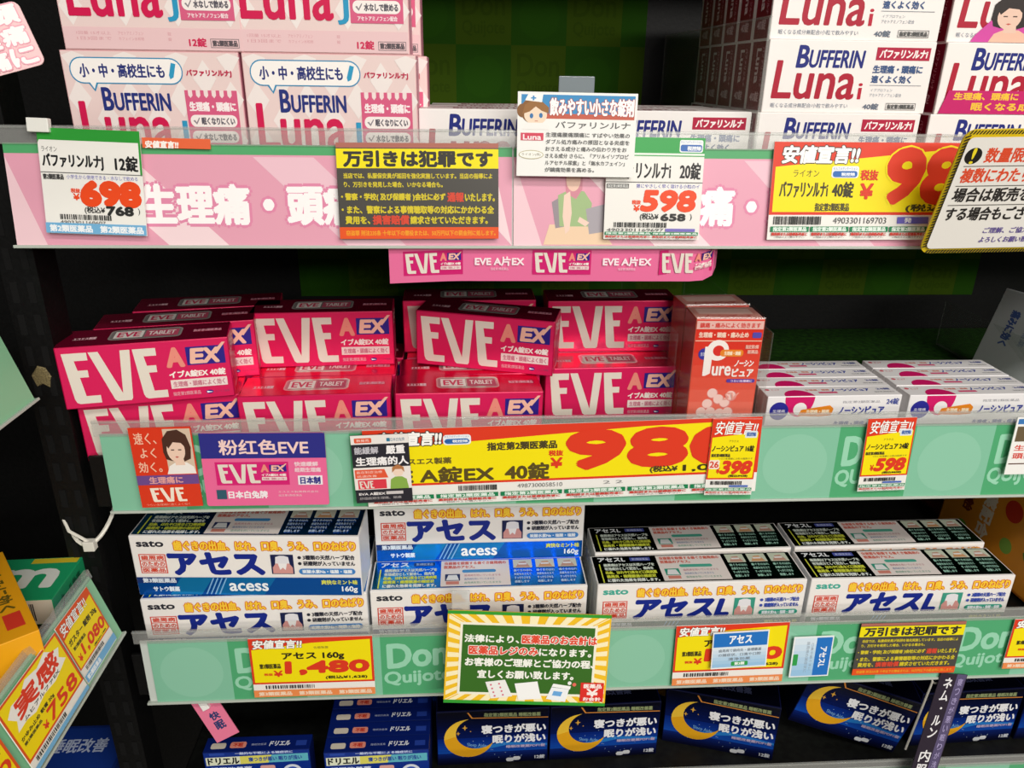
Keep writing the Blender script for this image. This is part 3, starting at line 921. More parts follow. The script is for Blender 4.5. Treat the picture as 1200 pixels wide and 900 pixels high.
def big_tag(name1, maker, price, cls, bar, tax, num_u, name_u, head_u1, small=False):
    def draw(p):
        p.part('header_print').rect(0, 0, 100, 74, 'e0391c').poly([(1.2, 25), (70, 7), (98.6, 4), (98.6, 71), (1.2, 71)], 'f8e400')
        cheap(p, 3.5, 4, head_u1, 21)
        p.part('name_lettering')
        name_u(p)
        p.part('price_lettering')
        num_u(p)
        p.part('barcode_print').bars(*bar)
        d_strip(p, 86, 98, 6)
    return draw


def t980_names(p):
    p.t('ライオン', 8.5, 28, 19, 35, '4a4420').t('バファリンルナi', 3.6, 40, 23, 56, '3a3418', b=.35).t('40錠', 25, 40, 33.5, 56, '3a3418', b=.35).t('指定第2類医薬品', 18.5, 62, 32.5, 70, '4a4420', b=.1)
    p.rr(24, 24, 35, 36, 1, 'eef2f4').t('セルフメディケーション', 24.6, 25, 34.4, 28, '2f5ca8').rr(24.5, 29, 34.5, 35.3, 1, '2f6cb8').t('税控除', 28, 30.6, 33.5, 34, 'f2f6fa', b=.15)


def t980_num(p):
    p.t('980', 45.5, 8, 91, 60, 'e0391c', b=2, ol=('f8e400', .7), sh=.16, fat=1.45).t('税抜', 36, 28, 43, 38, 'e0391c', b=.15).t('¥', 36.5, 42, 41.5, 57, 'e0391c', b=.3)
    p.t('(税込¥1,078)', 56, 63, 92, 71, '4a4420', b=.2)
    p.t('4903301169703', 26.5, 76.5, 48.5, 83, '666666').rect(53, 76, 66, 83, '6a64c0').t('発', 56, 77, 59, 82, 'eeeef6', b=.2)


R1.card('price_tag', 'large yellow and red 980 price tag under the white cartons', ((908, 166), (1196, 168), (900, 281)), 'f1eee8', big_tag('', '', '', '', (2, 75.5, 22, 84), '', t980_num, t980_names, 34), lift=.003)


def old_tag(p):
    p.part('header_print').rect(0, 0, 100, 100, 'e8663c').t('安値宣言!!', 4, 30, 52, 100, 'fbf4ee', b=.6, sh=.1)


R1.card('price_tag', 'orange sale tag peeking out above the pink insert beside the 698 tag', ((166, 161), (246, 163), (167, 173)), 'e8663c', old_tag, lift=.0022)


def eve980_names(p):
    p.t('エスエス製薬', 8.5, 38, 21.5, 46, '6a5a20', b=.1).t('EVE A錠EX', 2, 51, 32, 71, '5a4a1c', b=.5).t('40錠', 35, 50, 46, 71, '5a4a1c', b=.5).t('指定第2類医薬品', 30.6, 21, 48, 31, '4a4020', b=.3)
    p.rr(19.7, 9, 26.6, 22, .8, 'eef2f4').t('セルフメディケーション', 20, 10, 26.2, 12.6, '2f5ca8').rr(20, 14, 26.2, 20.6, .8, '2f6cb8').t('税控除', 22, 15.6, 25.8, 19, 'f2f6fa', b=.12)


def eve980_num(p):
    p.t('980', 50.8, 12.5, 96.5, 57.5, 'e0391c', b=1.5, sh=.05, fat=2.0)
    p.t('税抜', 46, 34, 49.6, 41, 'e0391c', b=.12).t('¥', 46.5, 44, 49.4, 57, 'e0391c', b=.25).t('(税込¥', 72, 60, 79, 69, '4a4020', b=.1).t('1,078', 80.5, 60, 94, 69, '3a3014', b=.4)
    p.t('4987300058510', 38, 76.5, 49.5, 82, '777777').t('2 2', 60, 77, 65, 81, '888888')


R2.card('price_tag', 'long yellow and red 980 price tag under the magenta cartons', ((424, 505), (894, 488), (430, 594)), 'f1eee8', big_tag('', '', '', '', (23, 76, 33, 83), '', eve980_num, eve980_names, 19), lift=.003)


def small_tag(name, price, tax, note):
    def draw(p):
        p.part('header_print').rect(0, 0, 100, 79, 'e0391c').poly([(3, 24), (97, 17), (97, 77), (3, 77)], 'f8e400')
        cheap(p, 6, 3, 92, 20)
        p.rr(70, 15, 95, 24, 2, 'dfe6ee').t('税控除', 73, 17, 92, 22, '2f5ca8', b=.4)
        p.part('name_lettering').t('アラクス', 38, 27, 58, 30, '5a5020').t(name, 5, 34, 92, 42, '2f2a14', b=.7).t('指定第2類医薬品', 5, 45, 44, 49, '4a4020', b=.4).t('つらい生理痛に小粒の錠剤です', 20, 50, 92, 52.5, '6a6030')
        p.part('price_lettering').t(price, 28, 55, 88, 71, 'e0391c', b=3, sh=.2, fat=1.7).t('¥', 19, 63, 26, 71, 'e0391c', b=.6)
        if note:
            p.rr(2, 53, 24, 65, 3, 'f4e4d8').t(note, 4, 55, 22, 63, 'd84028', b=.8)
        p.t('(税込¥' + tax + ')', 46, 72.5, 86, 76, '3a3014', b=.5)
        p.part('barcode_print').bars(10, 81, 78, 86, n=26).rect(50, 86.5, 90, 89, '4a68b8')
        d_strip(p, 90, 99, 1)
    return draw


R2.card('price_tag', 'narrow yellow price tag reading 398 under the red carton', ((836, 491), (893, 491), (828, 580)), 'f1eee8', small_tag('ノーシンピュア 16錠', '398', '438', '26'), lift=.005)
R2.card('price_tag', 'narrow yellow price tag reading 598 between two green insert panels', ((1018, 491), (1075, 489), (1005, 576)), 'f1eee8', small_tag('ノーシンピュア 24錠', '598', '658', ''), lift=.004)


def tag_1480(alt):
    def draw(p):
        p.part('header_print').rect(0, 0, 100, 78, 'e0391c').poly([(1.8, 19), (50, 9), (98, 5), (98, 75), (1.8, 75)], 'f8e400')
        cheap(p, 3, 3, 42, 17)
        p.part('name_lettering').t('佐藤製薬', 52, 15, 64, 19, '6a6030').t('アセスL 90g' if alt else 'アセス 160g', 26, 25, 76, 38, '2a2410', b=.5).t('第3類医薬品', 7, 43, 24, 51, '3a3414', b=.4)
        p.part('price_lettering').t('1,480', 28, 41, 95, 62, 'e0391c', b=3, sh=.05, fat=2.0).t('税抜', 10, 59, 17, 63, 'e0391c', b=.2).t('¥', 18, 55, 25, 65, 'e0391c', b=.6).t('(税込¥1,628)', 60, 66, 94, 72, '2a2410', b=.5)
        p.part('barcode_print').bars(10, 80, 52, 86, n=30).rect(0, 88, 100, 100, 'ef8d4e')
        for i in range(3):
            p.t('第3類医薬品', 4 + i * 33, 91, 31 + i * 33, 97.5, 'f8dcc0', b=.5)
    return draw


R3.card('price_tag', 'yellow and red price tag reading 1,480 on the lower green rail', ((290, 749), (436, 745), (296, 817)), 'f3efe8', tag_1480(False), lift=.004)
R3.card('price_tag', 'yellow and red price tag half covered by a blue card', ((793, 734), (926, 729), (788, 803)), 'f3efe8', tag_1480(True), lift=.003)
R3.card('price_tag', 'yellow and red price tag at the far end of the lower green rail', ((1190, 726), (1320, 723), (1180, 783)), 'f3efe8', tag_1480(True), lift=.003)


def blue_card(p):
    p.part('header_print').rect(2, 3, 98, 40, '1f74c8').t('アセス', 30, 10, 70, 32, 'fbfdff', b=.7)
    p.part('body_lettering').grad(2, 40, 98, 96, 'e3eef6', '9cc8ea', 6)
    for i, s in enumerate(('歯周病で歯肉炎・歯槽膿漏', 'の諸症状、口臭や口腔', '清浄効果')):
        p.t(s, 12 + 9 * (i == 2) * 2, 46 + i * 12, 88 - 9 * (i == 2) * 2, 54 + i * 12, '7d8894', b=.15)
    p.rr(36, 81, 66, 93, 2, '2fa24c').t('第3類', 42, 83, 60, 91, 'f4fbf4', b=.4)


R3.card('product_card', 'small blue product card stuck over the yellow tag', ((836, 742), (902, 738), (842, 784)), 'f2f5f7', blue_card, lift=.007, cat='card')


def blue_card_side(p):
    p.part('header_print').rect(58, 3, 97, 97, '1f74c8').t('アセスL', 70, 26, 86, 76, 'fbfdff', b=.7, rot=True)
    p.part('body_lettering').grad(4, 3, 58, 97, 'dcebf6', '9cc8ea', 6).t('歯周病の諸症状に', 34, 12, 42, 88, '8d98a4', rot=True).t('口臭や歯ぐきに', 46, 16, 52, 84, '8d98a4', rot=True).rr(4, 42, 16, 70, 2, '2fa24c')


R3.card('product_card', 'blue product card turned on its side on the green rail', ((931, 747), (978, 745), (924, 794)), 'f2f5f7', blue_card_side, lift=.004, cat='card')


def woman(p, x0, y0, x1, y1, hair='4a2c22', skin='f0cdb8', top='f4eee8'):
    X = lambda u: x0 + u * (x1 - x0)
    Y = lambda v: y0 + v * (y1 - y0)
    p.poly([(X(.1), Y(1)), (X(.2), Y(.82)), (X(.4), Y(.74)), (X(.75), Y(.74)), (X(.95), Y(.84)), (X(1), Y(1))], top)
    p.poly([(X(.08), Y(.5)), (X(.1), Y(.2)), (X(.3), Y(.03)), (X(.6), Y(0)), (X(.85), Y(.12)), (X(.95), Y(.4)), (X(.9), Y(.66)), (X(.7), Y(.72)), (X(.3), Y(.7)), (X(.14), Y(.66))], hair)
    p.poly([(X(.4), Y(.6)), (X(.66), Y(.6)), (X(.7), Y(.8)), (X(.4), Y(.8))], skin)
    n = 20
    p.poly([(X(.48) + .28 * (x1 - x0) * cos(i * 2 * pi / n), Y(.46) + .27 * (y1 - y0) * sin(i * 2 * pi / n)) for i in range(n)], skin)
    p.poly([(X(.2), Y(.34)), (X(.35), Y(.14)), (X(.7), Y(.16)), (X(.8), Y(.42)), (X(.66), Y(.3)), (X(.42), Y(.28)), (X(.26), Y(.42))], hair)
    for u in (.38, .6):
        p.rect(X(u - .05), Y(.44), X(u + .05), Y(.465), '4a342c')
    p.poly([(X(.42), Y(.61)), (X(.48), Y(.595)), (X(.55), Y(.61)), (X(.48), Y(.635))], 'c8584c')


def red_card(p):
    p.part('portrait_print').rect(54, 2, 98, 58, 'd8c0a8')
    woman(p, 46, 3, 98, 58)
    p.part('lettering').t('速く、', 7, 6, 42, 20, 'f3c0a4', b=.3).t('よく', 13, 25, 38, 37, 'f3c0a4', b=.3).t('効く。', 7, 42, 44, 55, 'f3c0a4', b=.3)
    p.rect(0, 59, 100, 71, '6e4a8e').t('生理痛に', 20, 61, 74, 69.5, 'e8a4a0', b=.5)
    eve_mark(p, 18, 75, 76, 93, 'f7ead8')
    p.t('つらい生理痛に速くよく効く', 8, 95, 80, 98, 'f0a890')


R2.card('promo_card', 'red promotional card with a portrait at the end of the green rail', ((149, 502), (223, 500), (166, 595)), 'dc3a20', red_card, lift=.006, cat='card')


def pink_card(p):
    p.part('header_print').rect(0, 0, 100, 34, '2c2c86').t('粉红色EVE', 15, 9, 86, 29, 'f6d2cc', b=.35)
    p.part('logo_print').rect(10, 39, 69, 71, 'd81c74')
    eve_face(p, 10, 39, 69, 71)
    p.part('lettering').t('快速缓解', 74, 39, 93, 45, 'f6d2dc', b=.2).t('经期生理痛', 74, 47, 95, 53, 'f6d2dc', b=.2).rect(76, 58, 96, 71, 'f3ecf0').t('日本制', 78, 60, 94, 69.5, '2c2c86', b=.5)
    p.rect(9, 77, 17, 90, '2f5a6c').t('日本白兔牌', 18.5, 79, 50, 89, 'f8eef2', b=.5).t('エスエス製薬株式会社', 59, 79, 92, 82, 'f6d2dc').t('指定第2類医薬品', 59, 84, 78, 87, 'f6d2dc')


R2.card('promo_card', 'pink promotional card with a navy header on the green rail', ((232, 508), (380, 507), (244, 593)), 'ee6a9c', pink_card, lift=.005, cat='card', r=.002)


def black_card(p):
    p.part('header_print').rect(0, 0, 100, 13, 'efe9e4').rr(6, 4, 36, 11, 2, 'e45a34').t('新発売', 10, 5.5, 32, 9.5, 'fbeae0').rect(62, 5, 68, 10, '2a7a9a').t('日本白兔牌', 69, 5, 93, 10, '2a6a8a')
    p.part('lettering').t('能緩解', 5, 17, 46, 27, 'c8c4cc', b=.4).t('嚴重', 60, 16, 92, 28, 'f6f2f2', b=.7).t('生理痛的人', 6, 32, 97, 44, 'f6f2f2', b=.7)
    p.rect(0, 47, 100, 80, 'f1e8e2').poly([(2, 50), (54, 50), (60, 63), (2, 63)], 'e85a38').t('能在對症治療', 5, 52, 50, 56, 'f8d8cc').t('迅速改善', 5, 58, 40, 61.5, 'f8d8cc').rect(6, 65, 56, 79, 'e03a4a')
    eve_mark(p, 8, 67, 34, 78)
    p.part('figure_print').poly([(62, 80), (64, 66), (72, 62), (84, 62), (92, 66), (95, 80)], '8ab04c').ell(78, 55, 9, 'f4d8c4').poly([(67, 56), (68, 48), (78, 44), (88, 48), (89, 56), (84, 51), (73, 51)], 'b87848')
    p.part('footer_print').t('EVA A錠EX', 6, 84, 52, 88.5, 'e8e2e2', b=.4).rect(54, 83.5, 84, 88, 'cfc8c8').t('舒緩経期生理痛、頭痛', 6, 91, 80, 95, 'b8b2b4')


R2.card('promo_card', 'black and white promotional card with lettering beside the long yellow tag', ((410, 511), (478, 508), (415, 590)), '2a2830', black_card, lift=.006, cat='card')


def white_card(p):
    p.part('lettering').rect(4, 3, 96, 12, '3a78b8').rect(6, 16, 60, 42, '6a5a40').t('生理痛', 10, 48, 90, 58, 'd84030', b=.5).t('頭痛に', 10, 62, 90, 72, 'd84030', b=.5).rect(4, 80, 96, 82, '5a3a2a')


R2.card('promo_card', 'white product card on the green rail at the frame edge', ((1193, 489), (1240, 488), (1182, 556)), 'f3f2ee', white_card, lift=.005, cat='card')


# pop card in a clear holder standing on the pink rail
def pop_card(p):
    p.part('header_print').rect(3, 3, 98, 30, '3a8fc8').rect(24, 25, 98, 31, 'c8604c').t('飲みやすい小さな錠剤', 27, 7, 97, 27, 'fffafa', b=.6, ol=('a83c2c', .5))
    p.part('nurse_print').ell(13, 22, 10.5, '8a5c30', ry=15).ell(4, 22, 4.5, '8a5c30', ry=8).ell(15, 27, 9.5, 'f6ddc4', ry=11.5).poly([(4, 26), (6, 15), (12, 10), (20, 11), (26, 18), (26, 25), (20, 22), (15, 17), (10, 23)], '9a6a38').poly([(6, 10), (9, 2), (21, 3), (20, 12)], 'f8f8f6')
    p.rect(12.3, 4.5, 13.7, 10, '3a8fc8').rect(10.8, 6.4, 15.2, 8, '3a8fc8').ell(11.6, 28, 1.5, '3a78b0', ry=3).ell(19.4, 27.4, 1.5, '3a78b0', ry=3).rect(14.4, 33.6, 17, 34.4, 'c8705a').poly([(4, 44), (8, 36), (22, 36), (27, 40), (27, 44)], 'f8f4f0')
    p.part('body_lettering').t('バファリンルナ', 32, 34, 95, 42, '5a5a5a', b=.1).rect(3, 48, 22, 57, 'd84a60').t('Luna', 5, 50, 20, 56, 'fbeef0', b=.4).ell(12, 74, 10.5, 'b8ae84', ry=5.4).ell(12, 74, 9.9, 'faf8f0', ry=4.6).t('ライオン(株)', 4, 72, 20, 76, '6a6448')
    for i, s in enumerate(('生理痛腰痛頭痛に すばやい効果の', 'ダブル処方痛みの原因となる炎症を', 'おさえる成分と痛みの伝わり方をお', 'さえる成分 さらに、「アリルイソプロピ', 'ルアセチル尿素」と「無水カフェイン」', 'が鎮痛効果を高める。')):
        p.t(s, 24, 47 + i * 8.4, (95, 95, 93, 95, 92, 66)[i], 52.5 + i * 8.4, '6e6e6e', b=.08)


pn = Vector((0, -cos(radians(4)), sin(radians(4))))
po = Vector((0, -.012, 1.40))
card('pop_card', 'white pop card with a nurse drawing clipped over the pink rail', 'card', ((607, 107), (748, 110), (606, 206)), po, pn, 'f6f5f1', pop_card)
a = on_plane(655, 89, po + Vector((0, .004, 0)), pn)
b = on_plane(697, 90, po + Vector((0, .004, 0)), pn)
hold = tag(link('card_holder', None), 'clear plastic card holder tab behind the pop card', 'card holder')
hold.location = ((a.x + b.x) / 2, -.0055, a.z)
hw = (b.x - a.x) / 2
link('tab', box_mesh('tab', -hw, hw, 0, .0012, -.03, 0, [clear_mat('frosted_tab', (.8, .84, .88), .1, .6, (.34, .39, .42))]), hold)
link('clip_foot', box_mesh('clip_foot', -hw * .8, hw * .8, .0012, .012, -.034, -.03, [CLEAR]), hold)


# quantity limit card at the right, tilted, with striped border and rounded corners
def limit_card(p):
    p.part('stripe_print')
    asp = p.asp
    for side in range(4):
        L = 100 if side % 2 == 0 else 100 / asp
        n = 44 if side % 2 == 0 else int(44 / asp)
        for i in range(n):
            a0, b0 = (i + .0) / n * 100, (i + .55) / n * 100
            th = 4.2
            if side == 0:
                q = [(a0, .6), (b0, .6), (b0 - 1.6, th * asp * .8), (a0 - 1.6, th * asp * .8)]
            elif side == 2:
                q = [(a0, 99.4), (b0, 99.4), (b0 + 1.6, 100 - th * asp * .8), (a0 + 1.6, 100 - th * asp * .8)]
            elif side == 1:
                q = [(99.5, a0), (99.5, b0), (100 - th, b0 + 1.6), (100 - th, a0 + 1.6)]
            else:
                q = [(.5, a0), (.5, b0), (th, b0 - 1.6), (th, a0 - 1.6)]
            if 4 < a0 < 95:
                p.poly([(max(.4, min(99.6, x)), max(.6, min(99.4, y))) for x, y in q], '2e2a1c')
    p.rr(3.4, 5, 96.6, 95, 4, 'f1ede6')
    p.part('lettering').ell(11, 19, 6, '1c1a18').t('!', 9.8, 13, 12.2, 25, 'f2dc28', b=.7)
    for i, (s, c, x1) in enumerate((('数量限定のお願い', 'e4502e', 94), ('複数にわたりお買上の', 'e4502e', 94), ('場合は販売をお断り', '2a2624', 94), ('する場合もございます', '2a2624', 94))):
        p.t(s, 20 if i == 0 else 8, 13 + i * 15.5, x1, 24 + i * 15.5, c, b=.35)
        if i < 3:
            p.rect(7, 26.5 + i * 15.5, 95, 27.2 + i * 15.5, '6a6660')
    p.t('ご理解、ご協力のほど', 42, 77, 92, 82, '6a5a9c', b=.15).t('よろしくお願い致します。', 42, 85, 94, 90, '6a5a9c', b=.15)


lo_ = Vector((0, -.055, 1.42))
card('notice_card', 'white quantity limit card with yellow and black striped border', 'sign', ((1133, 152), (1300, 150), (1078, 297)), lo_, Vector((0, -1, -.32)).normalized(), 'e0c21e', limit_card, thick=.0012, r=.008)


# green checkout notice
def green_notice(p):
    p.part('ray_print')
    for i in range(40):
        a = 2 * pi * i / 40
        b = a + pi / 40
        f = lambda t: (50 + 49 * max(-1, min(1, 1.5 * cos(t))), 50 + 47 * max(-1, min(1, 1.5 * sin(t))))
        p.poly([(50, 50), f(a), f(b)], 'fbeec0')
    p.rect(0, 0, 100, 3.4, '2f9a2c').rect(0, 96.6, 100, 100, '2f9a2c')
    p.rect(8, 12, 92, 90, 'f3efdc').rect(9.5, 14.5, 90.5, 87.5, '35691c')
    p.part('lettering')
    ol = ('1e4410', .25)
    p.t('法律により、', 11, 25, 44, 33, 'f4f4ea', b=.35).t('医薬品のお会計は', 46, 24, 92, 33, 'e24a30', b=.35, ol=('f8efe6', .5))
    p.t('医薬品レジのみ', 14, 37, 56, 46, 'e24a30', b=.35, ol=('f8efe6', .5)).t('になります。', 57, 38, 89, 46, 'f4f4ea', b=.35)
    p.t('お客様のご理解とご協力の程、', 12, 50, 91, 58.5, 'f4f4ea', b=.35).t('宜しくお願い致します。', 20, 63, 79, 71.5, 'f4f4ea', b=.35)
    p.part('package_print').poly([(25, 76), (37, 73), (42, 91), (29, 94)], 'eeeeea').poly([(43, 77), (57, 74), (60, 93), (46, 95)], 'f6f6f4').poly([(66, 80), (77, 82), (75, 96), (63, 93)], 'f2f4f6').poly([(67.5, 84), (73, 85), (72, 90), (66.5, 89)], '6aa8e0').poly([(67, 76), (78, 78.5), (77.5, 82), (66, 79.5)], 'f8f8f6')
    for i in range(4):
        p.ell(28.5 + i * .9, 79 + i * 4, .6, 'd8687c').ell(33.5 + i * .9, 77.6 + i * 4, .6, 'd8687c')
    p.ell(77, 75, 1.2, 'f4f4f0').ell(80, 76.5, 1.2, 'e86a5a')
    p.rect(84, 74, 98.5, 95, 'dc2a20').t('医薬品', 86, 75.5, 97, 80, 'fbeee8', b=.3).t('¥', 88, 81, 95, 89, 'fbeee8', b=.7).t('お会計', 86, 90, 97, 94, 'fbeee8', b=.3)


gn = Vector((0, -1, .25)).normalized()
go = on_y(612, 722, -.012)
card('notice_card', 'green chalkboard style checkout notice with yellow sunburst border', 'sign', ((525, 715), (717, 721), (519, 823)), go, gn, 'f2c022', green_notice, thick=.001)
h = on_y(540, 708, -.006)
hold = tag(link('card_holder', None), 'small clear clip holding the green checkout notice', 'card holder')
hold.location = h
link('tab', box_mesh('tab', -.008, .008, 0, .0015, -.012, .014, [clear_mat('clear_tab', (.95, .96, .97), .12, .35)]), hold)
link('clip_foot', box_mesh('clip_foot', -.006, .006, .0015, .008, .002, .008, [CLEAR]), hold)


# pink banner hanging under the pink rail, right end curling away
def banner(p):
    for k, (u0, u1) in enumerate(((4, 21), (41, 58), (78, 95))):
        p.part('logo_print', k).rect(u0, 18, u1, 82, 'd0156e')
        eve_face(p, u0, 18, u1, 82, k)
    for u in (24.5, 61.5):
        p.part('lettering', u).t('EVE A片EX', u, 35, u + 14, 58, 'fbe9ee', b=.25).t('指定第2類医薬品', u + 4.5, 63, u + 9.5, 70, 'f8cfe0')


def curl(x, y, z):
    # the strip is flat, its right end bends back and up around a vertical roll
    r, x0 = .022, .098
    if x > x0:
        a = (x - x0) / r
        nx, ny = x0 + r * sin(a), r * (1 - cos(a))
        return (nx + y * -sin(a) * -1 * 0, ny + y * cos(a), z + .012 * a * a * .35)
    return (x, y, z - .0022 * max(0, (-x - .08) / .05))


card('pink_banner', 'pink paper banner strip hanging under the uppermost rail', 'banner', ((455, 284), (862, 286), (458, 329)), Vector((0, -.008, 1.33)), Vector((0, -1, 0)), 'e9709f', banner, thick=.0004, warp=curl)


# pink corner card at the upper left of the frame
def corner_card(p):
    p.part('lettering')
    for i, ch in enumerate('頭痛に'):
        p.t(ch, 52, 4 + i * 32, 92, 30 + i * 32, 'fdf4f2', b=2, ol=('eaa4b4', 2), fat=1.3)
    for i, ch in enumerate('生理痛'):
        p.t(ch, 6, 4 + i * 32, 46, 30 + i * 32, 'fdf4f2', b=2, ol=('eaa4b4', 2), fat=1.3)


card('corner_card', 'pink card with white lettering in the upper corner beside dark space', 'card', ((-52, 18), (19, 0), (-23, 95)), Vector((0, -.12, 1.45)), Vector((.25, -1, .1)).normalized(), 'f2c6c8', corner_card, thick=.001, r=.003)

# ------------------------------------------------------------------ goods on the uppermost row
EVE, LUNA_I, LUNA_M, LUNA_J = kind_eve(), kind_luna_i(), kind_luna_i(False), kind_luna_j()
ACESS, ACESS_L, PURE16, PURE24, MOON, DREW = kind_acess(False), kind_acess(True), kind_pure16(), kind_pure24(), kind_moon(), kind_drewell()
MB, TB = 'medicine_box', 'toothpaste_box'

g = 'pale pink diamond patterned cartons'
for col, (px, py) in enumerate(((175, 65), (386, 73))):
    x = on_y(px, py, .02).x
    for row in range(2):
        for k in range(2):
            if k and not (col == 1):
                continue
            lab = 'pale pink diamond carton, ' + ('lower' if row == 0 else 'upper') + (' one beside the dark upright' if col == 0 else ' one beside the empty gap')
            if k:
                lab = 'pale pink carton standing behind the ' + ('lower' if row == 0 else 'upper') + ' one beside the empty gap'
            LUNA_J.put(MB, (x + .004 * row * (1 - 2 * col) + .006 * k, .02 + .037 * k + .001 * row, Z_TOP + row * LUNA_J.H), lab, 'carton', g, yaw=radians(-.6 + .8 * col))

g = 'white cartons behind the pop card'
for i in range(2):
    x = on_y((592, 785)[i], 126, .03 + .004 * i).x
    for k in range(3):
        LUNA_M.put(MB, (x + .003 * k * (-1) ** i, .03 + .004 * i + k * .0385, Z_TOP),
                   ('white carton', 'second white carton', 'third white carton')[k] + (' in the row behind the nurse card' if i == 0 else ' in the row beside the clear divider'), 'carton', g, yaw=radians((.3, -.5, .8)[k]))

g = 'white cartons with dark red sides'
xs = (on_y(1003, 48, .03).x, on_y(1208, 58, .03).x)
lev = ('lowest', 'middle', 'topmost')
for col in range(2):
    for k in range(5 if col == 0 else 1):
        for row in range(3):
            if k == 0:
                lab = lev[row] + ' white carton in the front ' + ('stack beside the clear divider' if col == 0 else 'stack at the frame edge')
            else:
                lab = lev[row] + ' white carton, ' + ('second', 'third', 'fourth', 'fifth')[k - 1] + ' row behind the clear divider'
            o = LUNA_I.put(MB, (xs[col] + (.003 * (row == 0) * -1) + .0015 * k, .03 + .041 * k + .002 * row, Z_TOP + row * LUNA_I.H), lab, 'carton', g, yaw=radians((0, .6, -.5)[row]))
            if col == 1 and row in (1, 2) and k == 0:
                st = Print(2.6)
                if row == 1:
                    st.part('sticker').poly([(6, 66), (100, 66), (100, 99), (2, 99)], 'c8186a').part('sticker_lettering').t('生理痛、頭痛に', 10, 69, 50, 79, 'f6c83a', b=.35).t('眠くなる成分無配合', 22, 83, 88, 94, 'f6c83a', b=.35)
                else:
                    st.part('sticker').poly([(16, 90), (24, 70), (100, 64), (100, 99), (14, 99)], 'd548a4').part('sticker_lettering').t('生理痛、頭痛に', 50, 76, 98, 90, 'f3bc60', b=.5)
                    st.part('portrait_print')
                    woman(st, 22, 36, 48, 99, hair='2c2320', skin='ecc8b4', top='f0c0a8')
                for n, me in st.meshes(lambda x, z, l: (x - LUNA_I.W / 2, -l - .0008, LUNA_I.H - z), LUNA_I.W, LUNA_I.H):
                    link(n, me, o)

dv = tag(link('shelf_divider', None), 'clear acrylic divider beside the white cartons on the uppermost row', 'divider')
xd = xs[0] - LUNA_I.W / 2 - .006
dv.location = (xd, .02, Z_TOP)
link('divider_sheet', box_mesh('divider_sheet', -.0008, .0008, 0, .30, 0, .112, [CLEAR], bev=.0003), dv)
link('divider_foot', box_mesh('divider_foot', -.008, .0008, 0, .30, 0, .0014, [CLEAR], bev=.0003), dv)
link('polished_edge', box_mesh('polished_edge', -.001, .001, -.0014, 0, 0, .112, [LIP], bev=.0003), dv)
link('polished_edge', box_mesh('polished_edge', -.001, .001, -.0014, .30, .112, .1134, [LIP], bev=.0003), dv)

# ------------------------------------------------------------------ magenta foil cartons
g = 'magenta foil cartons'
H = EVE.H


def top_fit(TL, TR, z):
    a, b = on_z(*TL, z), on_z(*TR, z)
    m = (a + b) / 2
    return (m.x, m.y), atan2(b.y - a.y, b.x - a.x)


for TL, TR, lv, lab, dy in (
        ((59, 408.5), (269, 394.5), 2, 'magenta carton turned askew on top, nearest the upright', 0),
        ((95, 476), (273, 464), 1, 'magenta carton under the askew one nearest the upright', .004),
        ((288, 365), (465, 362), 2, 'magenta carton on top of the second stack from the upright', -.006),
        ((278, 465), (457, 460), 1, 'magenta carton at the bottom front of the second stack from the upright', 0),
        ((483, 360), (652, 371), 2, 'magenta carton lying loose and slanted on top in the middle', -.012),
        ((462, 463), (635, 457), 1, 'magenta carton under the slanted loose one', 0),
        ((640, 353), (798, 352), 2, 'magenta carton on top of the stack beside the red carton', 0),
        ((640, 432), (796, 429), 1, 'magenta carton at the bottom of the stack beside the red carton', 0)):
    (x, y), yaw = top_fit(TL, TR, Z_MID + H * lv)
    EVE.put(MB, (x, y + dy, Z_MID + H * (lv - 1)), lab, 'carton', g, yaw=yaw, roll=(radians(1.2) if 'loose' in lab else 0))
for x, y, z, yaw, lab in (
        (-.2420, .0655, 1, 11.5, 'magenta carton right behind the askew one on top'),
        (-.230, .1135, 1, 10, 'magenta carton furthest back behind the askew one'),
        (-.1255, .0755, 0, 2, 'magenta carton behind the bottom front one of the second stack'),
        (-.122, .1195, 0, 1, 'magenta carton carrying the top one of the second stack'),
        (.003, .0765, 0, 2.5, 'magenta carton under the slanted loose one, second from front'),
        (.006, .1215, 0, 1.5, 'magenta carton under the slanted loose one, third from front'),
        (-.243, .0725, 0, 9, 'magenta carton at the bottom behind the askew pair'),
        (.003, .136, 1, 1, 'magenta carton standing behind the slanted loose one'),
        (.135, .134, 0, .5, 'magenta carton at the bottom back beside the red carton')):
    EVE.put(MB, (x, y, Z_MID + H * z), lab, 'carton', g, yaw=radians(yaw))

# ------------------------------------------------------------------ red carton and flat white cartons
x0 = on_y(857, 373, .045).x
for k in range(2):
    o = PURE16.put(MB, (x0 + .001 * k, .045 + .04 * k, Z_MID), 'red carton in cellophane with white tablets printed on it' if k == 0 else 'red carton behind the front red one in cellophane', 'carton', 'red cartons', yaw=radians(-1.5 + 4 * k), lean=0)
    bmw = box_mesh('cellophane_wrap', -PURE16.W / 2 - .0014, PURE16.W / 2 + .0014, -.0016, PURE16.D + .0008, 0, PURE16.H + .0022, [WRAP], bev=.0015)
    link('cellophane_wrap', bmw, o)
pd = tag(link('shelf_divider', None), 'clear acrylic divider between the magenta and red cartons', 'divider')
pd.location = (x0 - PURE16.W / 2 - .0075, .07, Z_MID)
link('divider_sheet', box_mesh('divider_sheet', -.0007, .0007, 0, .25, 0, .09, [CLEAR], bev=.0003), pd)
link('divider_foot', box_mesh('divider_foot', 0, .004, 0, .25, 0, .0014, [CLEAR], bev=.0003), pd)
pd = tag(link('shelf_divider', None), 'clear acrylic divider between the red carton and flat white cartons', 'divider')
pd.location = (x0 + PURE16.W / 2 + .0065, .04, Z_MID)
